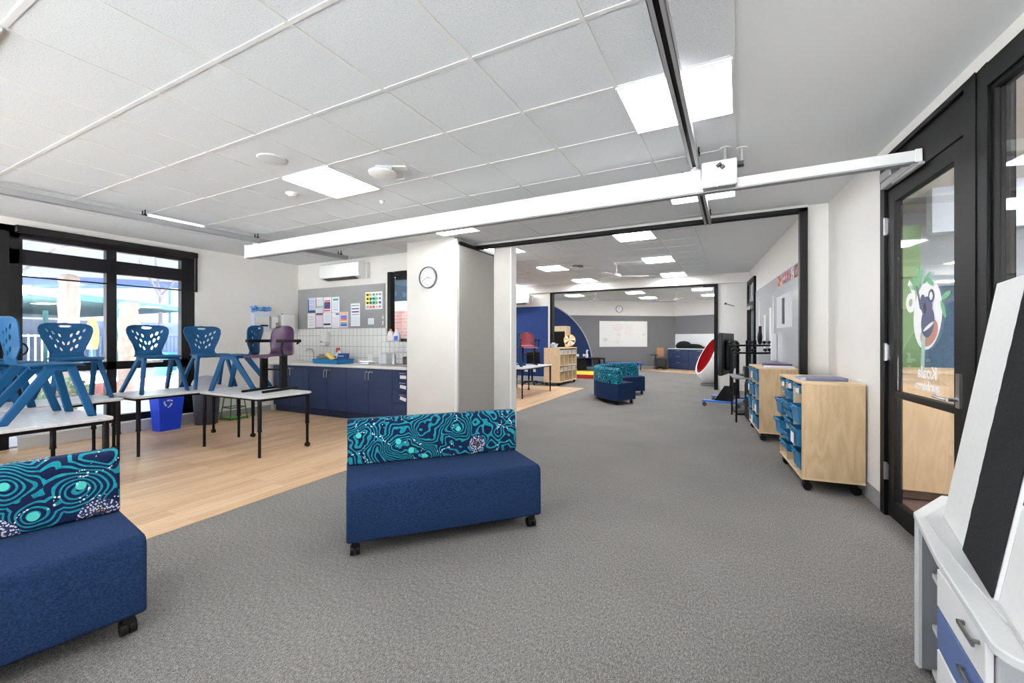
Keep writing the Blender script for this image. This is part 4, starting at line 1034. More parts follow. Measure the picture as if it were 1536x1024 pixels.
# ------------------------------------------------------------------ tray shelving
def tote(w, d, h):
    t = thing('storage_tray')
    b = tray_mesh(w / 2, d / 2, h, .004, .014); o = b.build('tub', traydeep, t, bevel=.002)
    b = MB(); b.box(-w / 2 - .004, w / 2 + .004, -d / 2 - .012, -d / 2 + .004, h - .014, h); b.box(-w / 2 - .008, -w / 2, -d / 2, d / 2, h - .01, h); b.box(w / 2, w / 2 + .008, -d / 2, d / 2, h - .01, h)
    b.tube([(-.05, -d / 2 - .01, h - .006), (-.04, -d / 2 - .022, h - .02), (.04, -d / 2 - .022, h - .02), (.05, -d / 2 - .01, h - .006)], .005, 6); b.build('rim', traydeep, t)
    return t
def shelf_unit(loc, label, L_=.98, D_=.45):
    t = thing('tray_shelf', loc, RA, label, 'shelf unit', 'timber tray shelves on castors')
    th = .018; z0, z1 = .10, .945
    MB().box(L_ - th, L_, 0, D_, z0 + th, z1 - th).build('side_panel', ply, t, bevel=.001)
    MB().box(0, th, 0, D_, z0 + th, z1 - th).build('side_panel', ply, t, bevel=.001)
    MB().box(-.002, L_ + .002, -.002, D_ + .002, z1 - th, z1).build('top_panel', plyx, t, bevel=.002)
    MB().box(-.002, L_ + .002, -.002, D_ + .002, z0, z0 + th).build('base_panel', plyx, t, bevel=.002)
    MB().box(th, L_ - th, D_ - .01, D_, z0 + th, z1 - th).build('back_panel', ply, t)
    cw = (L_ - 2 * th - 2 * .016) / 3
    for k in (1, 2):
        x = th + cw * k + .016 * (k - 1); MB().box(x, x + .016, 0, D_ - .01, z0 + th, z1 - th).build('divider', M('birch edge', (226, 206, 172), .5), t)
    for x in (.06, L_ - .06):
        for y in (.05, D_ - .05): caster(t, x, y, .036)
    return [th + cw * (k + .5) + .016 * k for k in range(3)], cw
cols, cw = shelf_unit((.395, 5.49, 0), 'timber tray shelf with pale end panel closest to the glass door')
shallow = tote(cw - .03, .40, .075); deep = tote(cw - .03, .40, .155)
used = set(); STK = []
def put_tray(proto, unit, cx, z, pull, label, sticker, grp):
    key = 's' if proto is shallow else 'd'
    if key in used: o = copy_tree(proto)
    else: o = proto; used.add(key)
    dx, dy = math.cos(RA), math.sin(RA)
    y = .205 - pull
    o.location = (unit[0] + dx * cx - dy * y, unit[1] + dy * cx + dx * y, z); o.rotation_euler = (0, 0, RA)
    tag(o, label, 'storage tray', grp)
    if sticker: STK.append((o, .075 if key == 's' else .155))
    return o
U1 = (.395, 5.49); G1 = 'blue trays in the shelf closest to the glass door'
cn = ('far', 'middle', 'near')
for c, z, kind, pull, lab, st in ((0, .83, 's', 0, 'labelled shallow blue tray at the top of the far column, near shelf', 1), (0, .55, 'd', .05, 'deep blue tray pulled well out, upper of two in the far column, near shelf', 0), (0, .34, 'd', .06, 'deep blue tray pulled well out, lower of two in the far column, near shelf', 0),
    (1, .84, 's', 0, 'labelled shallow blue tray at the top of the middle column, near shelf', 1), (1, .75, 's', .03, 'shallow blue tray second from top in the middle column, near shelf', 0), (1, .65, 's', .05, 'shallow blue tray third from top in the middle column, near shelf', 0), (1, .56, 's', .02, 'shallow blue tray fourth from top in the middle column, near shelf', 0), (1, .47, 's', .02, 'shallow blue tray fifth from top in the middle column, near shelf', 0), (1, .35, 's', .05, 'shallow blue tray pulled out, second from bottom of the middle column, near shelf', 0), (1, .25, 's', .06, 'shallow blue tray pulled out, bottom of the middle column, near shelf', 0),
    (2, .83, 's', 0, 'labelled shallow blue tray at the top of the near column, near shelf', 1), (2, .57, 'd', .03, 'deep blue tray, upper of three in the near column, near shelf', 0), (2, .37, 'd', .04, 'labelled deep blue tray, second of three in the near column, near shelf', 1), (2, .17, 'd', .02, 'deep blue tray, lowest of three in the near column, near shelf', 0)):
    put_tray(shallow if kind == 's' else deep, U1, cols[c], z, pull, lab, st, G1)
shelf_unit((.14, 7.49, 0), 'timber tray shelf half behind the black door jamb, further from the glass door', 1.02)
for c in range(3):
    for k, (z, rn) in enumerate(((.76, 'top'), (.55, 'second'), (.34, 'third'), (.14, 'bottom'))):
        put_tray(deep, (.14, 7.49), cols[c] + .02 * c, z, .01 + .01 * ((c + k) % 3), 'deep blue tray in the %s row of the %s column, further shelf' % (rn, cn[c]), (c + k) % 3 == 1, 'blue trays in the shelf behind the black jamb')
for o, h in STK: MB().box(-.01, .10, -.216, -.2125, h * .15, h * .75).build('name_label', paper, o)
# things on the shelves
def on_shelf(name, u, x, y, z, label, cat, dr=0):
    dx, dy = math.cos(RA), math.sin(RA)
    return thing(name, (u[0] + dx * x - dy * y, u[1] + dy * x + dx * y, z), RA + dr, label, cat)
t = on_shelf('activity_box', U1, .66, .22, .945, 'flat blue-grey box with clear lid lying on the nearest shelf top', 'box', .03)
MB().box(-.11, .11, -.15, .17, 0, .030).build('box_body', M('blue grey card', (112, 118, 152), .4), t, bevel=.003)
MB().box(-.10, .10, -.19, -.15, 0, .026).build('clear_end', M('clear plastic', (198, 202, 214), .15), t)
MB().box(-.112, -.109, -.1, .1, .008, .022).build('spine_label', paper, t)
t = on_shelf('display_folder', (.14, 7.49), .52, .26, .945, 'thick purple folder lying on the further shelf top', 'folder', .05)
MB().box(-.16, .16, -.13, .17, 0, .006).box(-.16, .16, -.13, .17, .034, .04).box(-.16, -.154, -.13, .17, 0, .04).build('cover', M('folder purple', (88, 60, 120), .4), t)
MB().box(-.154, .15, -.125, .165, .006, .034).build('pages', M('folder pages', (120, 90, 150), .7), t)
t = on_shelf('paper_stack', (.14, 7.49), .84, .25, .945, 'low stack of white paper on the further shelf top', 'paper')
MB().box(-.12, .12, -.16, .16, 0, .02).build('sheets', paper, t)

# ------------------------------------------------------------------ near cabinet and the boards on it
cab_rz = math.atan2(-.97, -.07)
t = thing('teacher_cabinet', (0, 0, 0), 0, 'pale grey office cabinet with rounded top against the tall glazing', 'cabinet')
lg = noisy('pale grey laminate', (206, 207, 206), (212, 213, 212), 40, .4); dg = M('mid grey laminate', (128, 129, 134), .5)
top = [(.625, 2.30), (.80, 2.60), (1.08, 2.60), (1.19, 1.30), (.58, 1.30)] + [(.565 - .055 * math.sin(a), 1.365 - .065 * math.cos(a)) for a in [PI * .5 * k / 6 for k in range(7)]]
top = [(.625, 2.30), (.80, 2.60), (1.06, 2.60), (1.16, 1.33), (.60, 1.33)] + [(.575 - .06 * math.sin(a), 1.40 - .07 * math.cos(a)) for a in [PI * .5 * k / 6 for k in range(1, 7)]] + [(.56, 1.86)]
MB().prism(top, .60, .625).build('top_panel', lg, t, bevel=.004)
MB().prism([(.645, 2.24), (.80, 2.50), (1.02, 2.50), (1.10, 1.40), (.66, 1.40), (.60, 1.44), (.578, 1.50), (.60, 1.86)], .625, .632).build('raised_mat', M('cool grey mat', (196, 197, 197), .3), t, bevel=.002)
MB().prism([(.632, 2.30), (.80, 2.585), (1.05, 2.585), (1.06, 2.27), (.632, 2.27)], .02, .60).build('end_panel', dg, t, bevel=.003)
MB().prism([(.628, 2.30), (.632, 2.268), (.642, 2.268), (.64, 2.302)], .02, .60).build('edge_band', lg, t)
MB().prism([(.90, 2.27), (1.06, 2.27), (1.09, 1.88), (.90, 1.88)], .02, .60).build('bay_back', dg, t)
for z in (.405, .205, .03):
    MB().prism([(.672, 2.27), (.90, 2.27), (.90, 1.86), (.63, 1.86)], z - .018, z).build('bay_shelf', lg, t, bevel=.002)
MB().prism([(.578, 1.86), (1.08, 1.86), (1.12, 1.42), (.60, 1.42), (.55, 1.46)], .02, .60).build('drawer_carcass', M('warm grey laminate', (176, 177, 180), .45), t, bevel=.004)
fd = Vector((.55 - .578, 1.46 - 1.86, 0)); fl = fd.length; fa = math.atan2(fd.y, fd.x)
for k, (z0, z1, mt, nm) in enumerate(((.475, .592, M('drawer white', (232, 232, 232), .4), 'white drawer front'), (.345, .468, M('drawer blue', (76, 98, 146), .45), 'blue drawer front'), (.03, .338, M('drawer white'), 'white lower drawer front'))):
    d = MB().box(.012, fl - .01, -.016, 0, z0, z1).build('drawer_front', mt, t, loc=(.576, 1.86, 0), rz=fa, bevel=.003); d['label'] = nm
    MB().box(fl * .62, fl * .90, -.032, -.026, z1 - .045, z1 - .035).box(fl * .62, fl * .64, -.032, -.016, z1 - .045, z1 - .035).box(fl * .88, fl * .90, -.032, -.016, z1 - .035, z1 - .027).build('handle', M('pewter', (130, 130, 126), .35, .8), d)
def leaning_board(name, y0, y1, label, felt, h=.905, n0=0.0):
    # bottom edge runs along the cabinet top; lean .14 m towards the glass
    bl_ = Vector((.705, 2.27, .632)); br_ = Vector((.598, 1.60, .632)); e = (br_ - bl_).normalized()
    t = thing(name, tuple(bl_), math.atan2(e.y, e.x), label, 'board')
    lean = math.asin(.142 / h)
    # local x along the edge towards the viewer, local y towards the glass
    rot = (-lean, 0, 0)
    o = MB().box(y0, y1, 0 + n0, .008 + n0, 0, h).build('board_sheet', noisy('board white', (226, 226, 224), (231, 231, 229), 40, .5), t, rot=rot)
    MB().box(y0, y1, -.001 + n0, .0, 0, .003).build('lower_edge', M('board edge', (190, 190, 188), .5), t, rot=rot)
    if felt:
        b = MB(); k = 40; L0, L1 = felt; random.seed(5)
        left = [(L0 + random.uniform(-.0025, .0025), .0 + h * i / k) for i in range(k + 1)]
        pts = left + [(L1, h), (L1, 0.0)]
        b.prism([(p[0], p[1]) for p in pts], -.004 + n0, n0, 'y'); b.build('felt_panel', noisy('black felt', (30, 30, 31), (52, 52, 54), 300, .98, 3, .6, bdist=.003, spec=.05), t, rot=rot)
    return t
leaning_board('display_board', 0, .672, 'white board with wide black felt strip leaning on the pale grey cabinet', (.335, .665))
leaning_board('whiteboard_sheet', .682, 1.05, 'plain white board leaning beside the black felt strip on the cabinet', None, .86, .006)

# ------------------------------------------------------------------ bins and bits by the window
t = thing('recycling_bin', (-7.38, 3.26, 0), math.radians(96), 'bright blue tapered recycling bin with white arrows under the window table', 'bin')
b = MB(); w0, w1, d0, d1_, h = .135, .175, .085, .12, .56
b.add([(-w0, -d0, 0), (w0, -d0, 0), (w0, d0, 0), (-w0, d0, 0), (-w1, -d1_, h), (w1, -d1_, h), (w1, d1_, h), (-w1, d1_, h), (-w1 + .01, -d1_ + .01, h), (w1 - .01, -d1_ + .01, h), (w1 - .01, d1_ - .01, h), (-w1 + .01, d1_ - .01, h), (-w0 + .01, -d0 + .01, .02), (w0 - .01, -d0 + .01, .02), (w0 - .01, d0 - .01, .02), (-w0 + .01, d0 - .01, .02)],
      [(3, 2, 1, 0), (0, 1, 5, 4), (1, 2, 6, 5), (2, 3, 7, 6), (3, 0, 4, 7), (4, 5, 9, 8), (5, 6, 10, 9), (6, 7, 11, 10), (7, 4, 8, 11), (8, 9, 13, 12), (9, 10, 14, 13), (10, 11, 15, 14), (11, 8, 12, 15), (12, 13, 14, 15)])
b.build('bin_body', M('recycling blue', (14, 66, 220), .35), t, bevel=.008)
b = MB()
def on_front(x, z): return (x, -(d0 + (d1_ - d0) * z / h) - .003, z)
for k in range(3):
    a = PI / 2 + k * 2 * PI / 3
    def R_(px, py): return on_front(px * math.cos(a) - py * math.sin(a) - .045, .40 + px * math.sin(a) + py * math.cos(a))
    for poly in ([(.032, -.034), (.050, -.034), (.050, .002), (.032, .002)], [(.032, -.034), (.050, -.034), (.033, -.060), (.016, -.050)], [(.022, .002), (.060, .002), (.041, .024)]):
        b.add([R_(*p) for p in poly], [tuple(range(len(poly)))])
b.build('recycling_symbol', paper, t)
t = thing('waste_bin', (-7.36, 3.78, 0), 0, 'tall dark grey round bin with domed lid under the end of the window table', 'bin')
MB().lathe([(0, 0), (.15, 0), (.19, .62), (.195, .62), (.19, .60), (.14, .02), (0, .02)], n=28).build('bin_body', M('charcoal bin', (62, 62, 72), .5), t, smooth=True)
MB().lathe([(.195, .615), (.195, .63), (.17, .69), (.10, .74), (0, .755)], n=28).build('domed_lid', M('lid grey', (150, 150, 160), .4), t, smooth=True)
t = thing('plant_stand', (-7.4, 4.22, 0), 0, 'low green wire stool frame behind the grey bin', 'stool')
b = MB()
for sx in (-1, 1):
    for sy in (-1, 1): b.cyl((sx * .14, sy * .14, 0), (sx * .1, sy * .1, .36), .009, n=8)
for z, r in ((.03, .14), (.2, .12), (.36, .1)):
    for k in range(4):
        p = [(-r, -r), (r, -r), (r, r), (-r, r)]; b.cyl((*p[k], z), (*p[(k + 1) % 4], z), .008, n=8)
b.build('frame', M('green enamel', (40, 120, 50), .4), t, smooth=True)
MB().box(-.12, .12, -.12, .12, .03, .045).build('lower_shelf', M('lime shelf', (96, 180, 70), .5), t)
t = thing('wall_vent', (-7.7, 4.45, .41), 0, 'thin grey slot vent low on the cream wall beneath the tables', 'vent')
MB().box(0, .008, -.12, .12, -.02, .02).build('vent_plate', M('vent white', (222, 218, 212), .5), t); MB().box(.008, .010, -.1, .1, -.005, .005).build('vent_slot', M('slot grey'), t)

# ------------------------------------------------------------------ middle room
mt = make_table('classroom_table', 1.7, .7, TH, 'wheeled grey table in the middle room under stacked chairs', True, 'grey laminate tables in the middle room')
mt.location = (-4.53, 9.37, 0); mt.rotation_euler = (0, 0, PI / 2)
clone(mt, (-5.6, 9.6, 0), PI / 2, 'grey table behind the first one in the middle room', 'grey laminate tables in the middle room')
g5 = 'blue moulded chairs on the middle room table'
clone(bc, (-4.75, 9.10, TH), math.radians(200), 'blue shell chair on the middle room table beside the pier', g5)
clone(bc, (-5.45, 9.9, TH), math.radians(170), 'blue shell chair behind the maroon chair in the middle room', g5)
clone(bc, (-5.62, 9.0, TH), math.radians(190), 'blue shell chair at the back of the middle room tables', g5)
mc = arm_chair('armchair', M('maroon shell plastic', (134, 40, 56), .35, coat=.2), 'maroon chair with black armrests on the middle room table')
mc.location = (-4.66, 9.82, TH); mc.rotation_euler = (0, 0, -.9)
t = thing('office_chair', (-5.35, 11.5, 0), .3, 'dark swivel chair base behind the middle room tables', 'chair')
b = MB()
for k in range(5):
    a = 2 * PI * k / 5; b.beam((0, 0, .09), (.3 * math.cos(a), .3 * math.sin(a), .07), .04, .03)
b.cyl((0, 0, .07), (0, 0, .46), .025, n=10); b.build('base', blackpl, t)
for k in range(5):
    a = 2 * PI * k / 5; MB().ball((.3 * math.cos(a), .3 * math.sin(a), .03), .03, n=10).build('caster', blackpl, t, smooth=True)
MB().box(-.22, .22, -.22, .22, .46, .53).build('seat', blackpl, t, bevel=.03, seg=3)
MB().box(-.2, .2, .2, .24, .6, .95).build('backrest', blackpl, t, bevel=.02, seg=3)
for k, (x, z) in enumerate(((-6.0, .33), (-5.75, .33))):
    o = MB().box(-.07, .07, -.012, 0, -.045, .045).build('power_outlet', offwhite, loc=(x, 12.48, z)); tag(o, ('white power outlet on the blue felt wall, nearer the pier', 'white power outlet on the blue felt wall, nearer the opening')[k], 'outlet', 'outlets on the blue wall')

# cube shelf
t = thing('cube_shelf', (-4.94, 11.41, 0), 0, 'pale timber cube shelf on castors facing the curved sofas', 'shelf unit')
L_, D_ = 1.42, .49; z0, z1 = .09, 1.07; th = .02
cp = ply_mat('cube ply', (206, 182, 146), (222, 202, 168))
MB().box(0, D_, 0, th, z0, z1).build('side_panel', cp, t); MB().box(0, D_, L_ - th, L_, z0, z1).build('side_panel', cp, t)
MB().box(-.002, D_ + .002, -.002, L_ + .002, z1 - th, z1).build('top_panel', plyx, t); MB().box(-.002, D_ + .002, -.002, L_ + .002, z0, z0 + th).build('base_panel', plyx, t)
MB().box(0, .012, th, L_ - th, z0 + th, z1 - th).build('back_panel', cp, t)
rows = [z0 + th, .40, .555, .885, z1 - th]
for z in rows[1:4]: MB().box(.012, D_ - .004, th, L_ - th, z - .009, z + .009).build('shelf', cp, t)
cwy = (L_ - 2 * th) / 4
for k in (1, 2, 3): MB().box(.012, D_ - .002, th + cwy * k - .009, th + cwy * k + .009, z0 + th, z1 - th).build('divider', cp, t)
for x in (.06, D_ - .06):
    for y in (.06, L_ - .06): caster(t, x, y, .036)
tm_ = M('grey tray', (176, 180, 186), .4)
gt = tray_mesh(.2, .145, .11).build('document_tray', tm_, bevel=.002)
def cube_item(o, k, r, label, cat, grp):
    o.location = (-4.94 + .27, 11.41 + th + cwy * (k + .5), rows[r] + .010 - (r == 0) * .010); tag(o, label, cat, grp)
cube_item(gt, 0, 3, 'pale grey tray in the top row of the cube shelf, column next to the table', 'tray', 'trays in the cube shelf')
for r, rn in ((3, 'top'), (1, 'third')):
    for k in range(4):
        if (r, k) == (3, 0): continue
        o = gt.copy(); C.objects.link(o); cube_item(o, k, r, 'pale grey tray in the %s row of the cube shelf, %s column' % (rn, ('first', 'second', 'third', 'fourth')[k]), 'tray', 'trays in the cube shelf')
bkm = [M('bk %d' % i, c, .6) for i, c in enumerate(((190, 186, 180), (150, 110, 80), (110, 130, 150), (200, 170, 150), (90, 90, 96), (170, 190, 160)))]
random.seed(11)
for (r, k, nm) in ((2, 1, 'brown'), (2, 2, 'white'), (0, 0, 'white'), (0, 1, 'grey'), (0, 2, 'dark'), (2, 3, 'tan')):
    y = -0.12
    for q in range(3):
        wd = random.uniform(.03, .05); hh = random.uniform(.16, .24)
        o = MB().box(-.1, .12, 0, wd, 0, hh).build('book', bkm[(r + k + q) % 6], bevel=.002)
        o.location = (-4.94 + .27, 11.41 + th + cwy * (k + .5) + y, rows[r] + (.009 if r else 0)); y += wd + .012
        tag(o, 'upright %s book, %s in the %s cubby of the %s row, cube shelf' % (('grey', 'brown', 'slate', 'beige', 'charcoal', 'green')[(r + k + q) % 6], ('first', 'second', 'third')[q], ('first', 'second', 'third', 'fourth')[k], 'second' if r == 2 else 'bottom'), 'book', 'books in the cube shelf')
o = MB().ball((0, 0, .06), .06, n=12).build('soft_ball', M('coral ball', (226, 110, 90), .7), smooth=True, loc=(-4.58, 12.60, rows[2] + .009)); tag(o, 'coral ball in the far cubby of the cube shelf', 'ball')
zt = z1
t = thing('prize_wheel', (-4.62, 12.66, zt), math.radians(21), 'small spinning wheel with white and orange segments on the cube shelf', 'wheel')
rz_ = .17
b = MB()
for k in range(12):
    a0, a1 = 2 * PI * k / 12, 2 * PI * (k + 1) / 12
    pts = [(0, 0)] + [(rz_ * math.cos(a0 + (a1 - a0) * i / 4), rz_ * math.sin(a0 + (a1 - a0) * i / 4)) for i in range(5)]
    b.prism([(x, z + .22) for x, z in pts], -.012, .0, 'y', m=(0, 1, 0, 2)[k % 4])
b.build('disc', [M('wheel white', (240, 236, 220), .5), M('wheel orange', (236, 180, 110), .5), M('wheel brown', (120, 80, 60), .5)], t)
b = MB(); b.tube([(rz_ * math.cos(2 * PI * k / 32), -.006, .22 + rz_ * math.sin(2 * PI * k / 32)) for k in range(32)], .012, 6, closed=True)
b.build('rim', M('wheel rim', (225, 190, 140), .5), t, smooth=True)
MB().box(-.03, .03, .002, .02, .0, .40).box(-.12, .12, -.05, .06, 0, .014).build('stand', M('wheel timber', (200, 150, 96), .5), t)
MB().box(-.03, .03, -.02, .018, .37, .45).build('pointer', M('orange pointer', (240, 140, 50), .5), t, bevel=.008)
t = thing('glass_bowl', (-4.72, 11.62, zt), 0, 'clear bowl with papers on the near end of the cube shelf', 'bowl')
MB().lathe([(0, 0), (.08, 0), (.13, .12), (.125, .12), (.075, .01), (0, .01)], n=24).build('bowl_body', M('frosted bowl', (190, 210, 220), .15), t, smooth=True)
MB().box(-.06, .04, -.05, .05, .02, .15, rz=.4).build('paper_fold', paper, t)
t = thing('display_hutch', (-5.62, 13.6, 0), 0, 'timber-framed cupboard with dark opening beyond the cube shelf', 'cabinet')
MB().box(0, .03, 0, .45, 0, 1.76).build('side_panel', cp, t); MB().box(.49, .52, 0, .45, 0, 1.76).build('side_panel', cp, t)
MB().box(.03, .49, -.005, .45, 1.58, 1.76).build('top_box', cp, t, bevel=.004); MB().box(.03, .49, .03, .06, .7, 1.58).build('dark_back', black, t)
MB().box(.03, .49, .01, .30, .0, .7).build('lower_body', cp, t)
o = MB().box(-.6, .6, -.75, .8, 0, .13).build('gym_mat', [M('mat yellow', (240, 210, 30), .5), M('mat red', (190, 36, 36), .5)], loc=(-4.75, 14.75, 0), rz=.12)
for p in o.data.polygons:
    if abs(p.normal.z) < .5: p.material_index = 1
tag(o, 'yellow gym mat with red sides on the floor beyond the cube shelf', 'mat')

# television on trolley
t = thing('tv_trolley', (-.20, 9.75, 0), -.15, 'black television on a tall trolley with blue feet beside the white wall', 'television')
MB().box(-.06, .02, -.62, .62, .62, 1.44).build('tv_body', noisy('tv shell', (24, 24, 26), (32, 32, 34), 30, .5), t, bevel=.02)
MB().box(-.064, -.06, -.60, .60, .64, 1.42).build('screen', M('tv glass', (8, 8, 10), .1), t)
MB().box(.02, .12, -.40, .40, .72, 1.30).build('rear_housing', blackpl, t, bevel=.03)
MB().box(.12, .124, -.05, .05, 1.0, 1.08).build('rear_badge', M('slot grey'), t)
for s in (-1, 1):
    MB().box(.10, .16, s * .35 - .025, s * .35 + .025, .1, 1.25).build('upright', black, t)
    f = MB(); f.prism([(-.16, .12), (.16, .12), (.16, .16), (.1, .42), (.02, .42)], s * .42 - .015, s * .42 + .015, 'y'); f.build('gusset', black, t)
    MB().box(-.38, .30, s * .42 - .05, s * .42 + .05, .09, .125).build('foot', M('trolley blue', (40, 110, 210), .4), t, bevel=.006)
    for x in (-.34, .26):
        MB().cyl((x, s * .42 - .02, .04), (x, s * .42 + .02, .04), .04, n=16).cyl((x, s * .42, .04), (x, s * .42, .09), .01, n=8).build('caster', M('caster grey', (70, 70, 74), .5), t, smooth=True)
MB().box(.08, .14, -.42, .42, .13, .17).build('cross_bar', black, t)

# small desk with laptop and printer
t = thing('laptop_desk', (.13, 8.15, 0), RA, 'slim black-legged desk between the television trolley and the tray shelf', 'desk')
MB().box(-.42, .42, -.24, .24, .69, .715).build('desktop', M('desk grey', (150, 150, 152), .5), t, bevel=.003)
for sx in (-1, 1):
    for sy in (-1, 1): MB().cyl((sx * .38, sy * .2, 0), (sx * .38, sy * .2, .69), .014, n=10).build('leg', black, t)
t = thing('computer_tower', (.17, 8.15, 0), RA, 'black computer box on the carpet under the slim desk', 'computer')
MB().box(-.3, .25, -.05, .17, 0.0, .6).build('case', blackpl, t, bevel=.01); MB().box(-.3, .25, -.053, -.05, .05, .55).build('front_grille', black, t)
t = thing('laptop', (.10, 8.22, .716), RA + .2, 'open black laptop on the slim desk', 'laptop')
MB().box(-.15, .15, -.1, .1, 0, .015).build('keyboard_base', blackpl, t, bevel=.003); MB().box(-.15, .15, .1, .112, .01, .2, tf=Matrix.Rotation(-.15, 4, 'X')).build('screen', blackpl, t, bevel=.003)
t = thing('printer', (.2, 7.86, .716), RA, 'small black label printer at the shelf end of the slim desk', 'printer')
MB().box(-.13, .13, -.13, .1, 0, .17).build('printer_body', blackpl, t, bevel=.012); MB().box(-.1, .1, -.134, -.13, .05, .1).build('paper_slot', M('slot grey'), t)
# headphone stand
t = thing('headphone_stand', (.19, 8.75, 0), RA + PI / 2 + .1, 'tall black stand with two curved tiers of round knobs beside the grey board', 'stand')
MB().box(-.25, .25, -.2, .2, 0, .03).build('base', black, t, bevel=.01)
MB().cyl((-.06, 0, .03), (-.06, 0, 1.30), .022, n=12).build('post', black, t, smooth=True); MB().cyl((.06, 0, .03), (.06, 0, 1.30), .03, n=12).build('post', black, t, smooth=True)
for z, w_, yo in ((1.21, .34, -.04), (1.08, .32, -.14)):
    b = MB(); b.tube([(w_ * math.sin(a), yo + .22 - .26 * math.cos(a), z) for a in [-1.2 + 2.4 * k / 12 for k in range(13)]], .017, 8); b.box(-.05, .05, yo, .02, z - .015, z + .015); arm = b.build('tier', black, t, smooth=True)
    for a in (-1.15, -.75, -.05, .65, 1.1):
        x, y = w_ * math.sin(a), yo + .22 - .26 * math.cos(a)
        MB().cyl((x, y, z), (x, y, z + .03), .008, n=8).ball((x, y, z + .055), .034, .034, .028, n=12).build('knob', blackpl, arm, smooth=True)
t = thing('hanging_bag', (.36, 9.6, 1.35), 0, 'black and white straps hanging on the grey board by the far door', 'bag')
MB().box(-.02, .03, -.06, .06, -.12, .22).ball((0, 0, .0), .045, .09, .14, n=12).build('bag_body', blackpl, t, smooth=True)
MB().tube([(0, -.04, .2), (-.01, -.01, .42), (0, .05, .75)], .008, 6).tube([(0, .05, .2), (-.01, .04, .42), (0, .06, .75)], .008, 6).build('strap', paper, t)

# right wall of the middle room
a_, b_ = Vector((.875, 5.8)), Vector((.229, 12.45)); MW = (a_.x, a_.y, 0); MA = math.atan2(b_.y - a_.y, b_.x - a_.x)
ML = (b_ - a_).length
struct(MB().box(0, ML + .3, -.12, 0, 0, 3.1).build('wall_middle_right', white, loc=MW, rz=MA))
# along = distance from the near corner; +y faces the room
o = MB().box(.4, 5.33, .001, .02, .3, 2.385).build('pinboard', noisy('cool grey felt', (172, 173, 176), (180, 181, 184), 180, .95), loc=MW, rz=MA, bevel=.002); tag(o, 'long light grey felt board on the wall behind the tray shelves', 'pinboard')
t = thing('whiteboard', MW, MA, 'pale glossy whiteboard mounted on the grey felt wall behind the tray shelves', 'whiteboard')
MB().box(.6, 2.98, .021, .04, .95, 2.165).build('board_face', M('board gloss', (206, 209, 214), .12), t, bevel=.003); MB().box(.6, 2.98, .02, .045, .93, .95).build('pen_ledge', alu, t)
def mw_box(name, x0, x1, z0, z1, mat, label, cat, grp=None, y0=.0205, y1=.024):
    o = MB().box(x0, x1, y0, y1, z0, z1).build(name, mat, loc=MW, rz=MA); tag(o, label, cat, grp); return o
mw_box('hanging_banner', 1.55, 2.75, 1.50, 2.02, M('banner grey', (214, 215, 219), .7), 'pale laminated sheet hung on the whiteboard beside the black jamb', 'poster', None, .041, .044)
mw_box('fabric_strap', 2.1, 2.22, 1.56, 1.96, M('slate strap', (96, 98, 102), .9), 'dark tapered strap hanging on the pale laminated sheet', 'strap', None, .045, .06)  # dark sliver stands in for a reflection in the whiteboard
mw_box('paper_strip', 3.35, 3.58, 1.05, 1.90, paper, 'tall white paper strip on the grey felt board, nearer the whiteboard', 'poster', 'paper strips on the grey board')
mw_box('paper_strip', 3.15, 3.25, 1.3, 2.1, M('warm paper', (226, 224, 226), .8), 'column of small pale cards beside the whiteboard edge', 'poster', 'paper strips on the grey board')
mw_box('paper_strip', 4.0, 4.2, 1.05, 1.80, paper, 'tall white paper strip on the grey felt board, nearer the door', 'poster', 'paper strips on the grey board')
mw_box('paper_roll', 2.70, 2.82, .96, 1.42, M('roll white', (240, 242, 244), .5), 'bright white rolled chart standing on the whiteboard ledge', 'paper roll', None, .045, .12)
cols_ = [(150, 80, 60), (200, 140, 90), (70, 60, 90), (220, 200, 190), (120, 130, 170), (200, 90, 80), (60, 90, 130), (230, 170, 120)]
random.seed(4)
for k in range(9):
    x = .95 + k * .205; z = 2.185 + random.uniform(0, .02)
    mts = [M('photo %d' % i, c, .6) for i, c in enumerate(cols_)]
    b = MB(); b.box(0, .19, .0205, .023, 0, .17, k % 8)
    for q in range(6): u, v_ = random.uniform(0, .14), random.uniform(0, .12); b.box(u, u + .05, .0225, .0237, v_, v_ + .05, random.randrange(8))
    o = b.build('photo_print', mts, loc=(MW[0] + math.cos(MA) * x, MW[1] + math.sin(MA) * x, z), rz=MA)
    tag(o, 'small multicoloured photo print in the row above the whiteboard, behind the black jamb', 'photo', 'photo prints above the whiteboard')
d3 = struct(thing('door_3', MW, MA))
f = MB(); f.box(5.42, 5.55, .0, .05, 0, 2.75); f.box(6.55, 6.66, .0, .05, 0, 2.75); f.box(5.42, 6.66, 0, .05, 2.66, 2.75); f.box(5.42, 6.66, 0, .05, 2.10, 2.2); f.box(6.2, 6.26, 0, .05, 0, 2.1); f.box(5.55, 5.6, 0, .05, 0, 2.1)
f.build('door_frame', black, d3, bevel=.003); MB().box(5.55, 6.55, .005, .012, 0, 2.66).build('glass_pane', M('door glass grey', (150, 160, 166), .1), d3)
MB().box(5.6, 6.2, .05, .1, 2.02, 2.1).build('door_closer', alu, d3)
t = thing('wall_hook', (-.20, 12.5, 2.24), 0, 'small dark hook high on the white wall right of the second opening', 'hook')
MB().cyl((-.1, 0, 0), (-.1, -.03, 0), .03, n=12).tube([(-.1, -.03, 0), (.0, -.06, -.04), (.1, -.05, -.08)], .009, 6).build('hook_body', M('slate strap'), t, smooth=True)

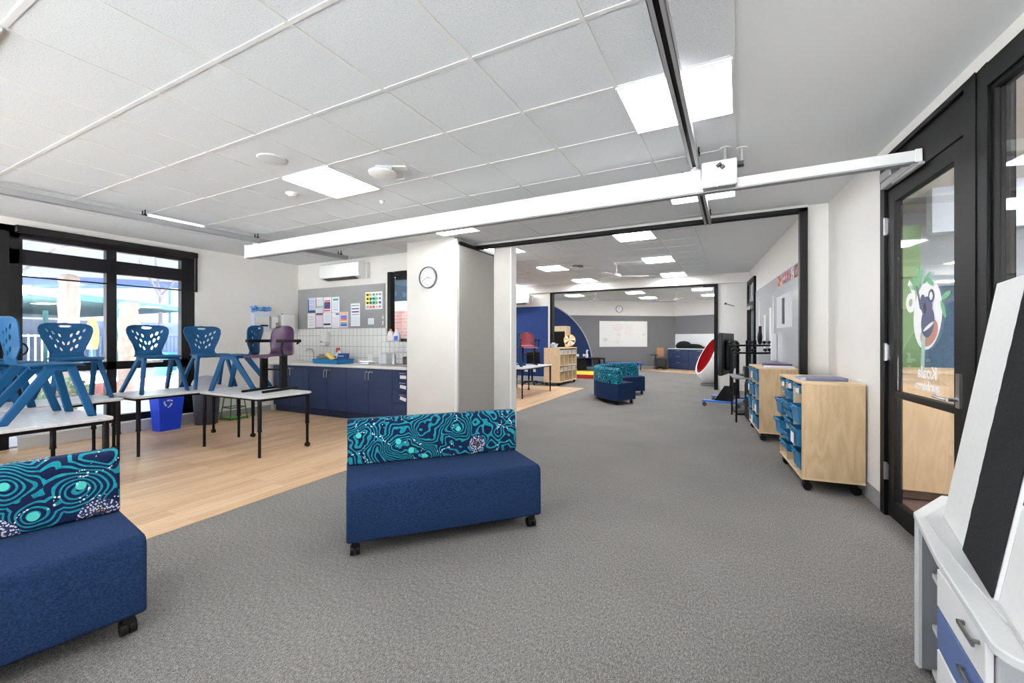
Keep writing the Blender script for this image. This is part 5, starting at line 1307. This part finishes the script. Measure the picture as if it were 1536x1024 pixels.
# ------------------------------------------------------------------ far room
t = thing('egg_chair', (-.72, 13.6, 0), math.radians(207), 'white egg chair with red lining beside the black jamb', 'chair')
def egg(R0):
    n, k = 44, 44; vs = []; fs = []
    for j in range(k + 1):
        tt = PI * j / k; z = -math.cos(tt); rr = math.sin(tt) * (1 - .13 * z)
        for i in range(n):
            a = 2 * PI * i / n; vs.append((R0 * .60 * rr * math.cos(a), R0 * .60 * rr * math.sin(a), .74 + R0 * z))
    for j in range(k):
        for i in range(n): fs.append((j * n + i, j * n + (i + 1) % n, (j + 1) * n + (i + 1) % n, (j + 1) * n + i))
    return vs, fs
for nm, R0, mt_ in (('shell', .70, M('egg white', (236, 236, 234), .25, coat=.4)), ('lining', .61, M('egg red', (176, 10, 22), .8))):
    vs, fs = egg(R0)
    b = MB(); b.add(vs, fs); o = b.build(nm, mt_, t)
    bm = bmesh.new(); bm.from_mesh(o.data)
    bmesh.ops.bisect_plane(bm, geom=bm.verts[:] + bm.edges[:] + bm.faces[:], plane_co=(.35, 0, .40), plane_no=(.89, 0, .45), clear_outer=True)
    bm.to_mesh(o.data); bm.free(); o.data.shade_smooth()
    if nm == 'shell': m_ = o.modifiers.new('t', 'SOLIDIFY'); m_.thickness = .04; m_.offset = -1
MB().lathe([(0, 0), (.24, 0), (.26, .02), (.26, .06), (0, .06)], n=24).build('base_ring', M('egg base', (120, 124, 128), .5), t, smooth=True)
(q, qa) = on_wall(FA, FB, 0, 0); q = Vector(q); e = Vector(FB) - Vector(FA); e.normalize()
def farloc(s, z, n=.03): p_, a = on_wall(FA, FB, s, n); return (p_[0], p_[1], z), a
# s positions along the far-left wall for image columns
def far_s(X): return (X - FA[0]) / e.x
t_, a = farloc(0, 0)
t = thing('whiteboard', (0, 0, 0), 0, 'whiteboard with faint red drawing on the slate felt of the far wall', 'whiteboard')
lc, a = farloc(far_s(-4.55), 1.55); t.location = lc; t.rotation_euler = (0, 0, a)
WBW = 1.12
MB().box(-WBW, WBW, -.012, .0, -.57, .57).build('board_face', M('far board', (234, 233, 228), .35), t, bevel=.004)
b = MB(); random.seed(9)
def scrib(cx, cz, r, n, m): b.tube([(cx + r * math.cos(a) * (1 + .2 * math.sin(3 * a)), -.014, cz + r * .7 * math.sin(a)) for a in [2 * PI * k / n for k in range(n)]], .004, 4, m=m, closed=True)
scrib(-.25, .28, .20, 16, 0); scrib(-.25, .26, .10, 12, 0); scrib(-.3, -.35, .08, 10, 0); scrib(-.22, -.02, .06, 8, 0)
for k in range(7): z = .38 - .07 * k; x = random.uniform(.0, .1); b.tube([(x + i * .06, -.014, z + .012 * math.sin(i * 2.3)) for i in range(8)], .003, 4, m=0)
for k in range(4): z = .1 - .1 * k; b.tube([(-.38 + i * .05, -.014, z + .012 * math.sin(i * 2.9)) for i in range(6)], .003, 4, m=0)
scrib(-.88, -.24, .09, 10, 1); scrib(-.84, -.26, .05, 8, 1); scrib(.95, -.02, .05, 8, 1)
b.build('marker_drawing', [M('red marker', (216, 120, 126), .7), M('grey marker', (100, 100, 110), .7)], t)
# quarter circle feature
t = thing('feature_panel', (0, 0, 0), 0, 'navy felt quarter circle sweeping from ceiling to floor beyond the opening', 'wall panel')
lc, a = farloc(far_s(-8.0), .125, .035); t.location = lc; t.rotation_euler = (0, 0, a)
R_q = 2.83
pts = [(0, 0)] + [(R_q * math.cos(x), R_q * math.sin(x)) for x in [PI / 2 * k / 40 for k in range(41)]]
MB().prism(pts, -.02, 0, 'y').build('panel_face', noisy('deep blue felt', (26, 44, 84), (32, 52, 96), 200, .95), t)
b = MB()
for k in range(40):
    a0, a1 = PI / 2 * k / 40, PI / 2 * (k + 1) / 40
    b.prism([(R_q * math.cos(a0), R_q * math.sin(a0)), ((R_q + .045) * math.cos(a0), (R_q + .045) * math.sin(a0)), ((R_q + .045) * math.cos(a1), (R_q + .045) * math.sin(a1)), (R_q * math.cos(a1), R_q * math.sin(a1))], -.024, 0, 'y')
b.build('edge_trim', M('grey felt trim', (168, 168, 168), .7), t)
for k, (dx, dz, lb) in enumerate(((2.15, .62, 'upper pair, nearer the shelf'), (2.5, .62, 'upper pair, nearer the arc'), (2.15, .4, 'lower pair, nearer the shelf'), (2.5, .4, 'lower pair, nearer the arc'))):
    lc, a = farloc(far_s(-8.0) + dx, dz, .058)
    o = MB().box(-.09, .09, -.01, 0, -.05, .05).build('power_outlet', offwhite, loc=lc, rz=a); tag(o, 'white outlet plate on the navy quarter circle, ' + lb, 'outlet', 'outlets on the quarter circle')
# low black table with bottle
t = thing('low_table', (-5.7, 18.1, 0), .67, 'black low table against the slate wall under the whiteboard', 'table')
MB().box(-.62, .62, -.3, .3, .50, .53).build('tabletop', M('table blueblack', (34, 36, 46), .4), t, bevel=.005)
MB().box(-.58, .58, -.27, .27, .46, .50).build('apron', black, t)
for sx in (-1, 1):
    for sy in (-1, 1): b = MB(); leg8(b, (sx * .56, sy * .25, .47), (sx * .58, sy * .26, 0), .05, .05, .04, .04); b.build('leg', black, t)
MB().box(-.56, -.2, -.2, .22, .02, .46).build('storage_box', blackpl, t)
t = thing('white_bottle', (-5.8, 18.05, .53), 0, 'white pump bottle standing on the black low table', 'bottle')
MB().lathe([(0, 0), (.055, 0), (.06, .1), (.035, .17), (.03, .24), (.045, .27), (.03, .30), (0, .30)], n=16).build('bottle_body', offwhite, t, smooth=True)
MB().box(-.02, .07, -.015, .015, .30, .33).build('pump', offwhite, t)
# trampolines
for k, (x, y, lb) in enumerate(((-4.35, 18.6, 'low blue exercise bench behind the curved sofas'),)):
    t = thing('exercise_bench', (x, y, 0), .6, lb, 'bench')
    MB().box(-.75, .75, -.3, .3, .24, .32).build('pad', M('bench blue', (40, 78, 168), .5), t, bevel=.01)
    for sx in (-1, 1):
        for sy in (-1, 1): MB().cyl((sx * .66, sy * .22, 0), (sx * .66, sy * .22, .24), .02, n=8).build('leg', black, t)
# cupboards in the far corner
(c0, ca) = on_wall(FB, FC, 0, 0)
t = thing('worktop', (c0[0], c0[1], 0), ca, 'white worktop on the navy cupboards in the far corner', 'worktop')
MB().box(-.02, 2.9, -.62, -.03, .88, .92).build('slab', M('far worktop', (220, 220, 218), .4), t, bevel=.004)
for k in range(3):
    t = thing('base_cupboard', (c0[0], c0[1], 0), ca, ('navy drawer cupboard at the black jacket end of the far corner', 'navy cupboard behind the egg chair in the far corner', 'navy cupboard hidden behind the egg chair and jamb')[k], 'cupboard', 'navy cupboards in the far corner')
    MB().box(k * .96, k * .96 + .955, -.58, -.03, .02, .88).build('carcass', navycab, t)
    for q in range(3):
        d = MB().box(k * .96 + .005, k * .96 + .95, -.598, -.58, .1 + q * .26, .35 + q * .26).build('drawer', navycab, t, bevel=.003)
        MB().tube([(k * .96 + .4, -.6, .3 + q * .26), (k * .96 + .4, -.62, .3 + q * .26), (k * .96 + .56, -.62, .3 + q * .26), (k * .96 + .56, -.6, .3 + q * .26)], .006, 6).build('handle', chrome, d)
t = thing('jacket', (c0[0] + .55, c0[1] - .55, .92), ca, 'black jacket heaped on the far corner worktop', 'jacket')
b = MB(); b.ball((-.15, 0, .12), .35, .2, .2, n=18); b.ball((.3, 0, .08), .4, .18, .12, n=18); b.ball((-.38, 0, .1), .15, .12, .12, n=12); b.ball((.55, .02, .04), .3, .14, .06, n=12); b.build('cloth', noisy('black cloth', (14, 14, 16), (24, 24, 26), 20, .95, 3, .5, bdist=.02), t, smooth=True)
t = thing('office_chair', (-3.0, 19.55, 0), .4, 'small swivel chair with tan back beside the far corner cupboards', 'chair')
b = MB()
for k in range(5): a = 2 * PI * k / 5; b.beam((0, 0, .09), (.3 * math.cos(a), .3 * math.sin(a), .06), .05, .04)
b.cyl((0, 0, .06), (0, 0, .45), .03, n=10); b.build('base', blackpl, t)
MB().box(-.22, .22, -.2, .2, .12, .5).build('seat', M('dark seat', (44, 44, 46), .8), t, bevel=.05, seg=3)
MB().box(-.12, .2, .14, .2, .55, .95).build('backrest', M('tan back', (176, 126, 96), .7), t, bevel=.05, seg=3)
MB().box(-.42, -.1, -.06, .06, .62, .65).cyl((-.2, 0, .4), (-.2, 0, .62), .02).build('armrest', blackpl, t)

# ------------------------------------------------------------------ outside the window
gnd = struct(MB().box(-60, -7.9, -30, 45, -.1, -.02).box(-7.9, 30, -30, -3.3, -.1, -.02).build('ground', noisy('pale paving', (222, 222, 220), (196, 198, 196), 1.5, .9)))  # second box is unseen paving added behind the room to bounce sunlight inside
def trunk(x, y, h, r, col, label):
    t = thing('totem_post', (x, y, -.02), 0, label, 'post')
    b = MB(); n = 18; random.seed(int(abs(x) * 10))
    prof = [(r * (1.02 + .06 * math.sin(k * 1.7)), h * k / 16) for k in range(15)] + [(r * .9, h * .93), (r * .98, h * .945), (r * 1.02, h * .97), (r * .8, h * .995), (0, h)]
    prof = prof[:14] + [(r * .86, h * .9), (r * .84, h * .915), (r * 1.0, h * .93), (r * 1.02, h * .965), (r * .8, h * .99), (0, h)]
    b.lathe([(0.001, 0)] + prof, n=n); b.build('trunk', col, t, smooth=True)
    return t
tk = noisy('weathered timber', (150, 136, 128), (196, 184, 176), 5, .9, 4, .4, (1, 1, .3), bdist=.02)
tk2 = noisy('pale bark', (196, 172, 156), (226, 210, 198), 8, .9, 5, .4, bdist=.02)
trunk(-15.3, 4.6, 3.02, .205, tk, 'tall weathered totem post with rounded head outside the first pane')
trunk(-13.1, 5.0, 2.25, .20, tk2, 'shorter pale bark post outside the second pane')
sh = thing('shade_shelter', (0, 0, 0), 0, 'long teal-edged shade shelter across the yard', 'shelter')
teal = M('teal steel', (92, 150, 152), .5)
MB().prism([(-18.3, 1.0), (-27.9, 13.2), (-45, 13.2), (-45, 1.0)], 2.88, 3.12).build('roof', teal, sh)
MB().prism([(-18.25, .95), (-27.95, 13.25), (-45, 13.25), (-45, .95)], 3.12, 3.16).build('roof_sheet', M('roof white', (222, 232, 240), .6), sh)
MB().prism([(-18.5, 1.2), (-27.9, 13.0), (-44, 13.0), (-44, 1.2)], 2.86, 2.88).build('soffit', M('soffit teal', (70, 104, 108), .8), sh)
for k, (x, y) in enumerate(((-21.0, 4.1), (-24.8, 9.0), (-31, 4.2), (-33, 9))):
    MB().box(x - .09, x + .09, y - .09, y + .09, -.02, 2.88).build('post', teal, sh)
for k, (x, y) in enumerate(((-20.9, 3.0), (-22.4, 5.2), (-26.5, 7.2), (-25.0, 10.3), (-27.0, 4.0))):
    MB().box(x - .55, x + .55, y - .28, y + .28, 2.84, 2.862).build('soffit_light', M('soffit lamp', (255, 250, 220), .5, emit=(255, 248, 214), estr=2.2), sh)
t = thing('blue_sail_roof', (0, 0, 0), 0, 'big blue pitched roof above the shelter behind the bare tree', 'roof')
b = MB(); b.add([(-34, 8, 4.2), (-30, 16.5, 4.9), (-33, 26, 4.0), (-48, 22, 6.4), (-46, 10, 6.0), (-34, 8, 4.0), (-30, 16.5, 4.7), (-33, 26, 3.8), (-48, 22, 6.2), (-46, 10, 5.8)], [(0, 1, 2, 3, 4), (9, 8, 7, 6, 5), (0, 5, 6, 1), (1, 6, 7, 2), (2, 7, 8, 3), (3, 8, 9, 4), (4, 9, 5, 0)])
b.build('roof_sheet', M('sail blue', (128, 158, 222), .6), t)
for (x, y, z) in ((-34, 8.3, 4.1), (-33, 25.5, 3.9), (-46, 11, 5.9), (-47, 21, 6.1)): MB().cyl((x, y, -.02), (x, y, z), .1, n=10).build('post', teal, t)
t = thing('garden_fence', (0, 0, 0), 0, 'blue-grey railing fence beyond the shelter', 'fence')
b = MB()
p0_, p1_ = Vector((-19.5, -3)), Vector((-27.5, 16.5))
for k in range(100): p = p0_ + (p1_ - p0_) * k / 99; b.box(p.x - .02, p.x + .02, p.y - .02, p.y + .02, 0, 1.5)
b.beam((p0_.x, p0_.y, 1.45), (p1_.x, p1_.y, 1.45), .05, .05); b.beam((p0_.x, p0_.y, .2), (p1_.x, p1_.y, .2), .05, .05); b.build('railing', M('fence blue', (110, 130, 160), .6), t)
struct(MB().box(-40, -39.8, -12, 34, 0, 2.6).build('wall_yard', noisy('yard wall', (120, 134, 156), (168, 178, 194), .7, .9)))
for k, (x, y, lb) in enumerate(((-20.4, 3.9, 'yellow hanging lantern shape beyond the first pane'), (-23.0, 7.6, 'yellow hanging lantern shape beside the middle mullion'))):
    t = thing('yellow_buoy', (x, y, .9), 0, lb, 'buoy'); MB().lathe([(0, 0), (.16, .02), (.2, .3), (.2, .75), (.14, 1.1), (.06, 1.3), (0, 1.32)], n=16).build('buoy_body', M('buoy yellow', (232, 204, 110), .5), t, smooth=True); MB().cyl((0, 0, -.9), (0, 0, .02), .04, n=8).build('pole', teal, t)
t = thing('planter_wall', (0, 0, 0), 0, 'low red brick planter edge across the yard', 'planter')
b = MB(); b.beam((-12.2, 1.5, .12), (-15.9, 9.6, .12), .3, .28); b.build('brick_edge', noisy('planter red', (176, 110, 112), (196, 140, 140), 6, .9), t)
def bush(x, y, z, r, label, seed):
    random.seed(seed); t = thing('garden_bush', (x, y, z), 0, label, 'bush')
    b = MB()
    for k in range(420):
        d = Vector((random.gauss(0, 1), random.gauss(0, 1), abs(random.gauss(0, .8)))).normalized() * r * random.uniform(.6, 1); s = r * .1
        u = Vector((random.gauss(0, 1), random.gauss(0, 1), random.gauss(0, 1))).normalized(); w_ = u.orthogonal().normalized()
        b.add([d - u * s, d + w_ * s * .5, d + u * s, d - w_ * s * .5], [(0, 1, 2, 3)])
    b.build('foliage', noisy('bush leaf', (110, 142, 104), (160, 184, 150), 3, .8), t)
bush(-12.2, 3.6, 0, .55, 'pale green bush seen low through the first lower pane', 1)
bush(-13.2, 6.4, 0, .6, 'pale green bush seen low through the second lower pane', 2)
bush(-10.3, 2.9, 0, .35, 'small bush close to the glass under the middle mullion', 3)
t = thing('teal_drum', (-17.3, 7.6, 0), 0, 'teal drum standing in the yard beyond the second pane', 'drum'); MB().lathe([(0, 0), (.3, 0), (.32, .03), (.3, .3), (.32, .33), (.3, .6), (.3, .88), (0, .88)], n=20).build('drum_body', M('drum teal', (60, 150, 170), .5), t, smooth=True)
t = thing('yard_sign', (-14.3, 5.75, 0), 0, 'white sign with green triangle on a post near the bark post', 'sign')
MB().box(-.02, .02, -.36, .36, .75, 1.65).build('sign_panel', M('sign white', (228, 234, 232), .6), t); MB().cyl((-.04, 0, 0), (-.04, 0, .9), .03, n=8).build('post', teal, t)
b = MB(); b.add([(.022, -.26, 1.4), (.022, .26, 1.4), (.022, 0, 1.0)], [(0, 1, 2)]); b.build('green_triangle', M('sign green', (110, 170, 140), .6), t)
def tree(x, y, h, label, seed):
    random.seed(seed); t = thing('bare_tree', (x, y, -.02), 0, label, 'tree')
    b = MB()
    def grow(p, d, L_, r, lv):
        q = p + d * L_; b.cyl(p, q, r, r * .65, n=5, cap=False)
        if lv:
            for k in range(3 if lv > 2 else 4):
                nd = (d + Vector((random.uniform(-1, 1), random.uniform(-1, 1), random.uniform(-.35, .6))) * .85).normalized(); grow(q, nd, L_ * random.uniform(.6, .8), r * .6, lv - 1)
    grow(Vector((0, 0, 0)), Vector((0, 0, 1)), h * .34, .13, 5); b.build('branches', noisy('grey branch', (150, 146, 156), (180, 176, 186), 4, .9), t)
tree(-29, 12.5, 11, 'bare branching tree behind the blue roof', 3)
tree(-30, 7.0, 12, 'bare branching tree above the shelter beyond the first pane', 8)
# ------------------------------------------------------------------ light, sky, camera
wd = bpy.data.worlds.new('sky'); bpy.context.scene.world = wd; wd.use_nodes = True
bg = wd.node_tree.nodes['Background']; bg.inputs[0].default_value = lin((224, 236, 255)); bg.inputs[1].default_value = 1.55
sun = bpy.data.lights.new('sun', 'SUN'); sun.energy = 185.0; sun.angle = .05; sun.color = (.96, .98, 1); so = bpy.data.objects.new('sun', sun); so.rotation_euler = Vector((-.8, -.04, -.6)).to_track_quat('-Z', 'Y').to_euler(); C.objects.link(so)

cam = bpy.data.cameras.new('camera'); co_ = bpy.data.objects.new('camera', cam); C.objects.link(co_)
co_.location = (0, 0, 1.321); co_.rotation_euler = (PI / 2, 0, .4821)
cam.sensor_width = 36; cam.lens = 649.8 / 1536 * 36; cam.shift_y = -3.5 / 1536; cam.clip_start = .05; cam.clip_end = 200
sc = bpy.context.scene; sc.camera = co_
sc.view_settings.view_transform = 'Standard'; sc.view_settings.look = 'None'; sc.view_settings.gamma = 1; sc.view_settings.use_curve_mapping = False
sc.view_settings.exposure = 0.14
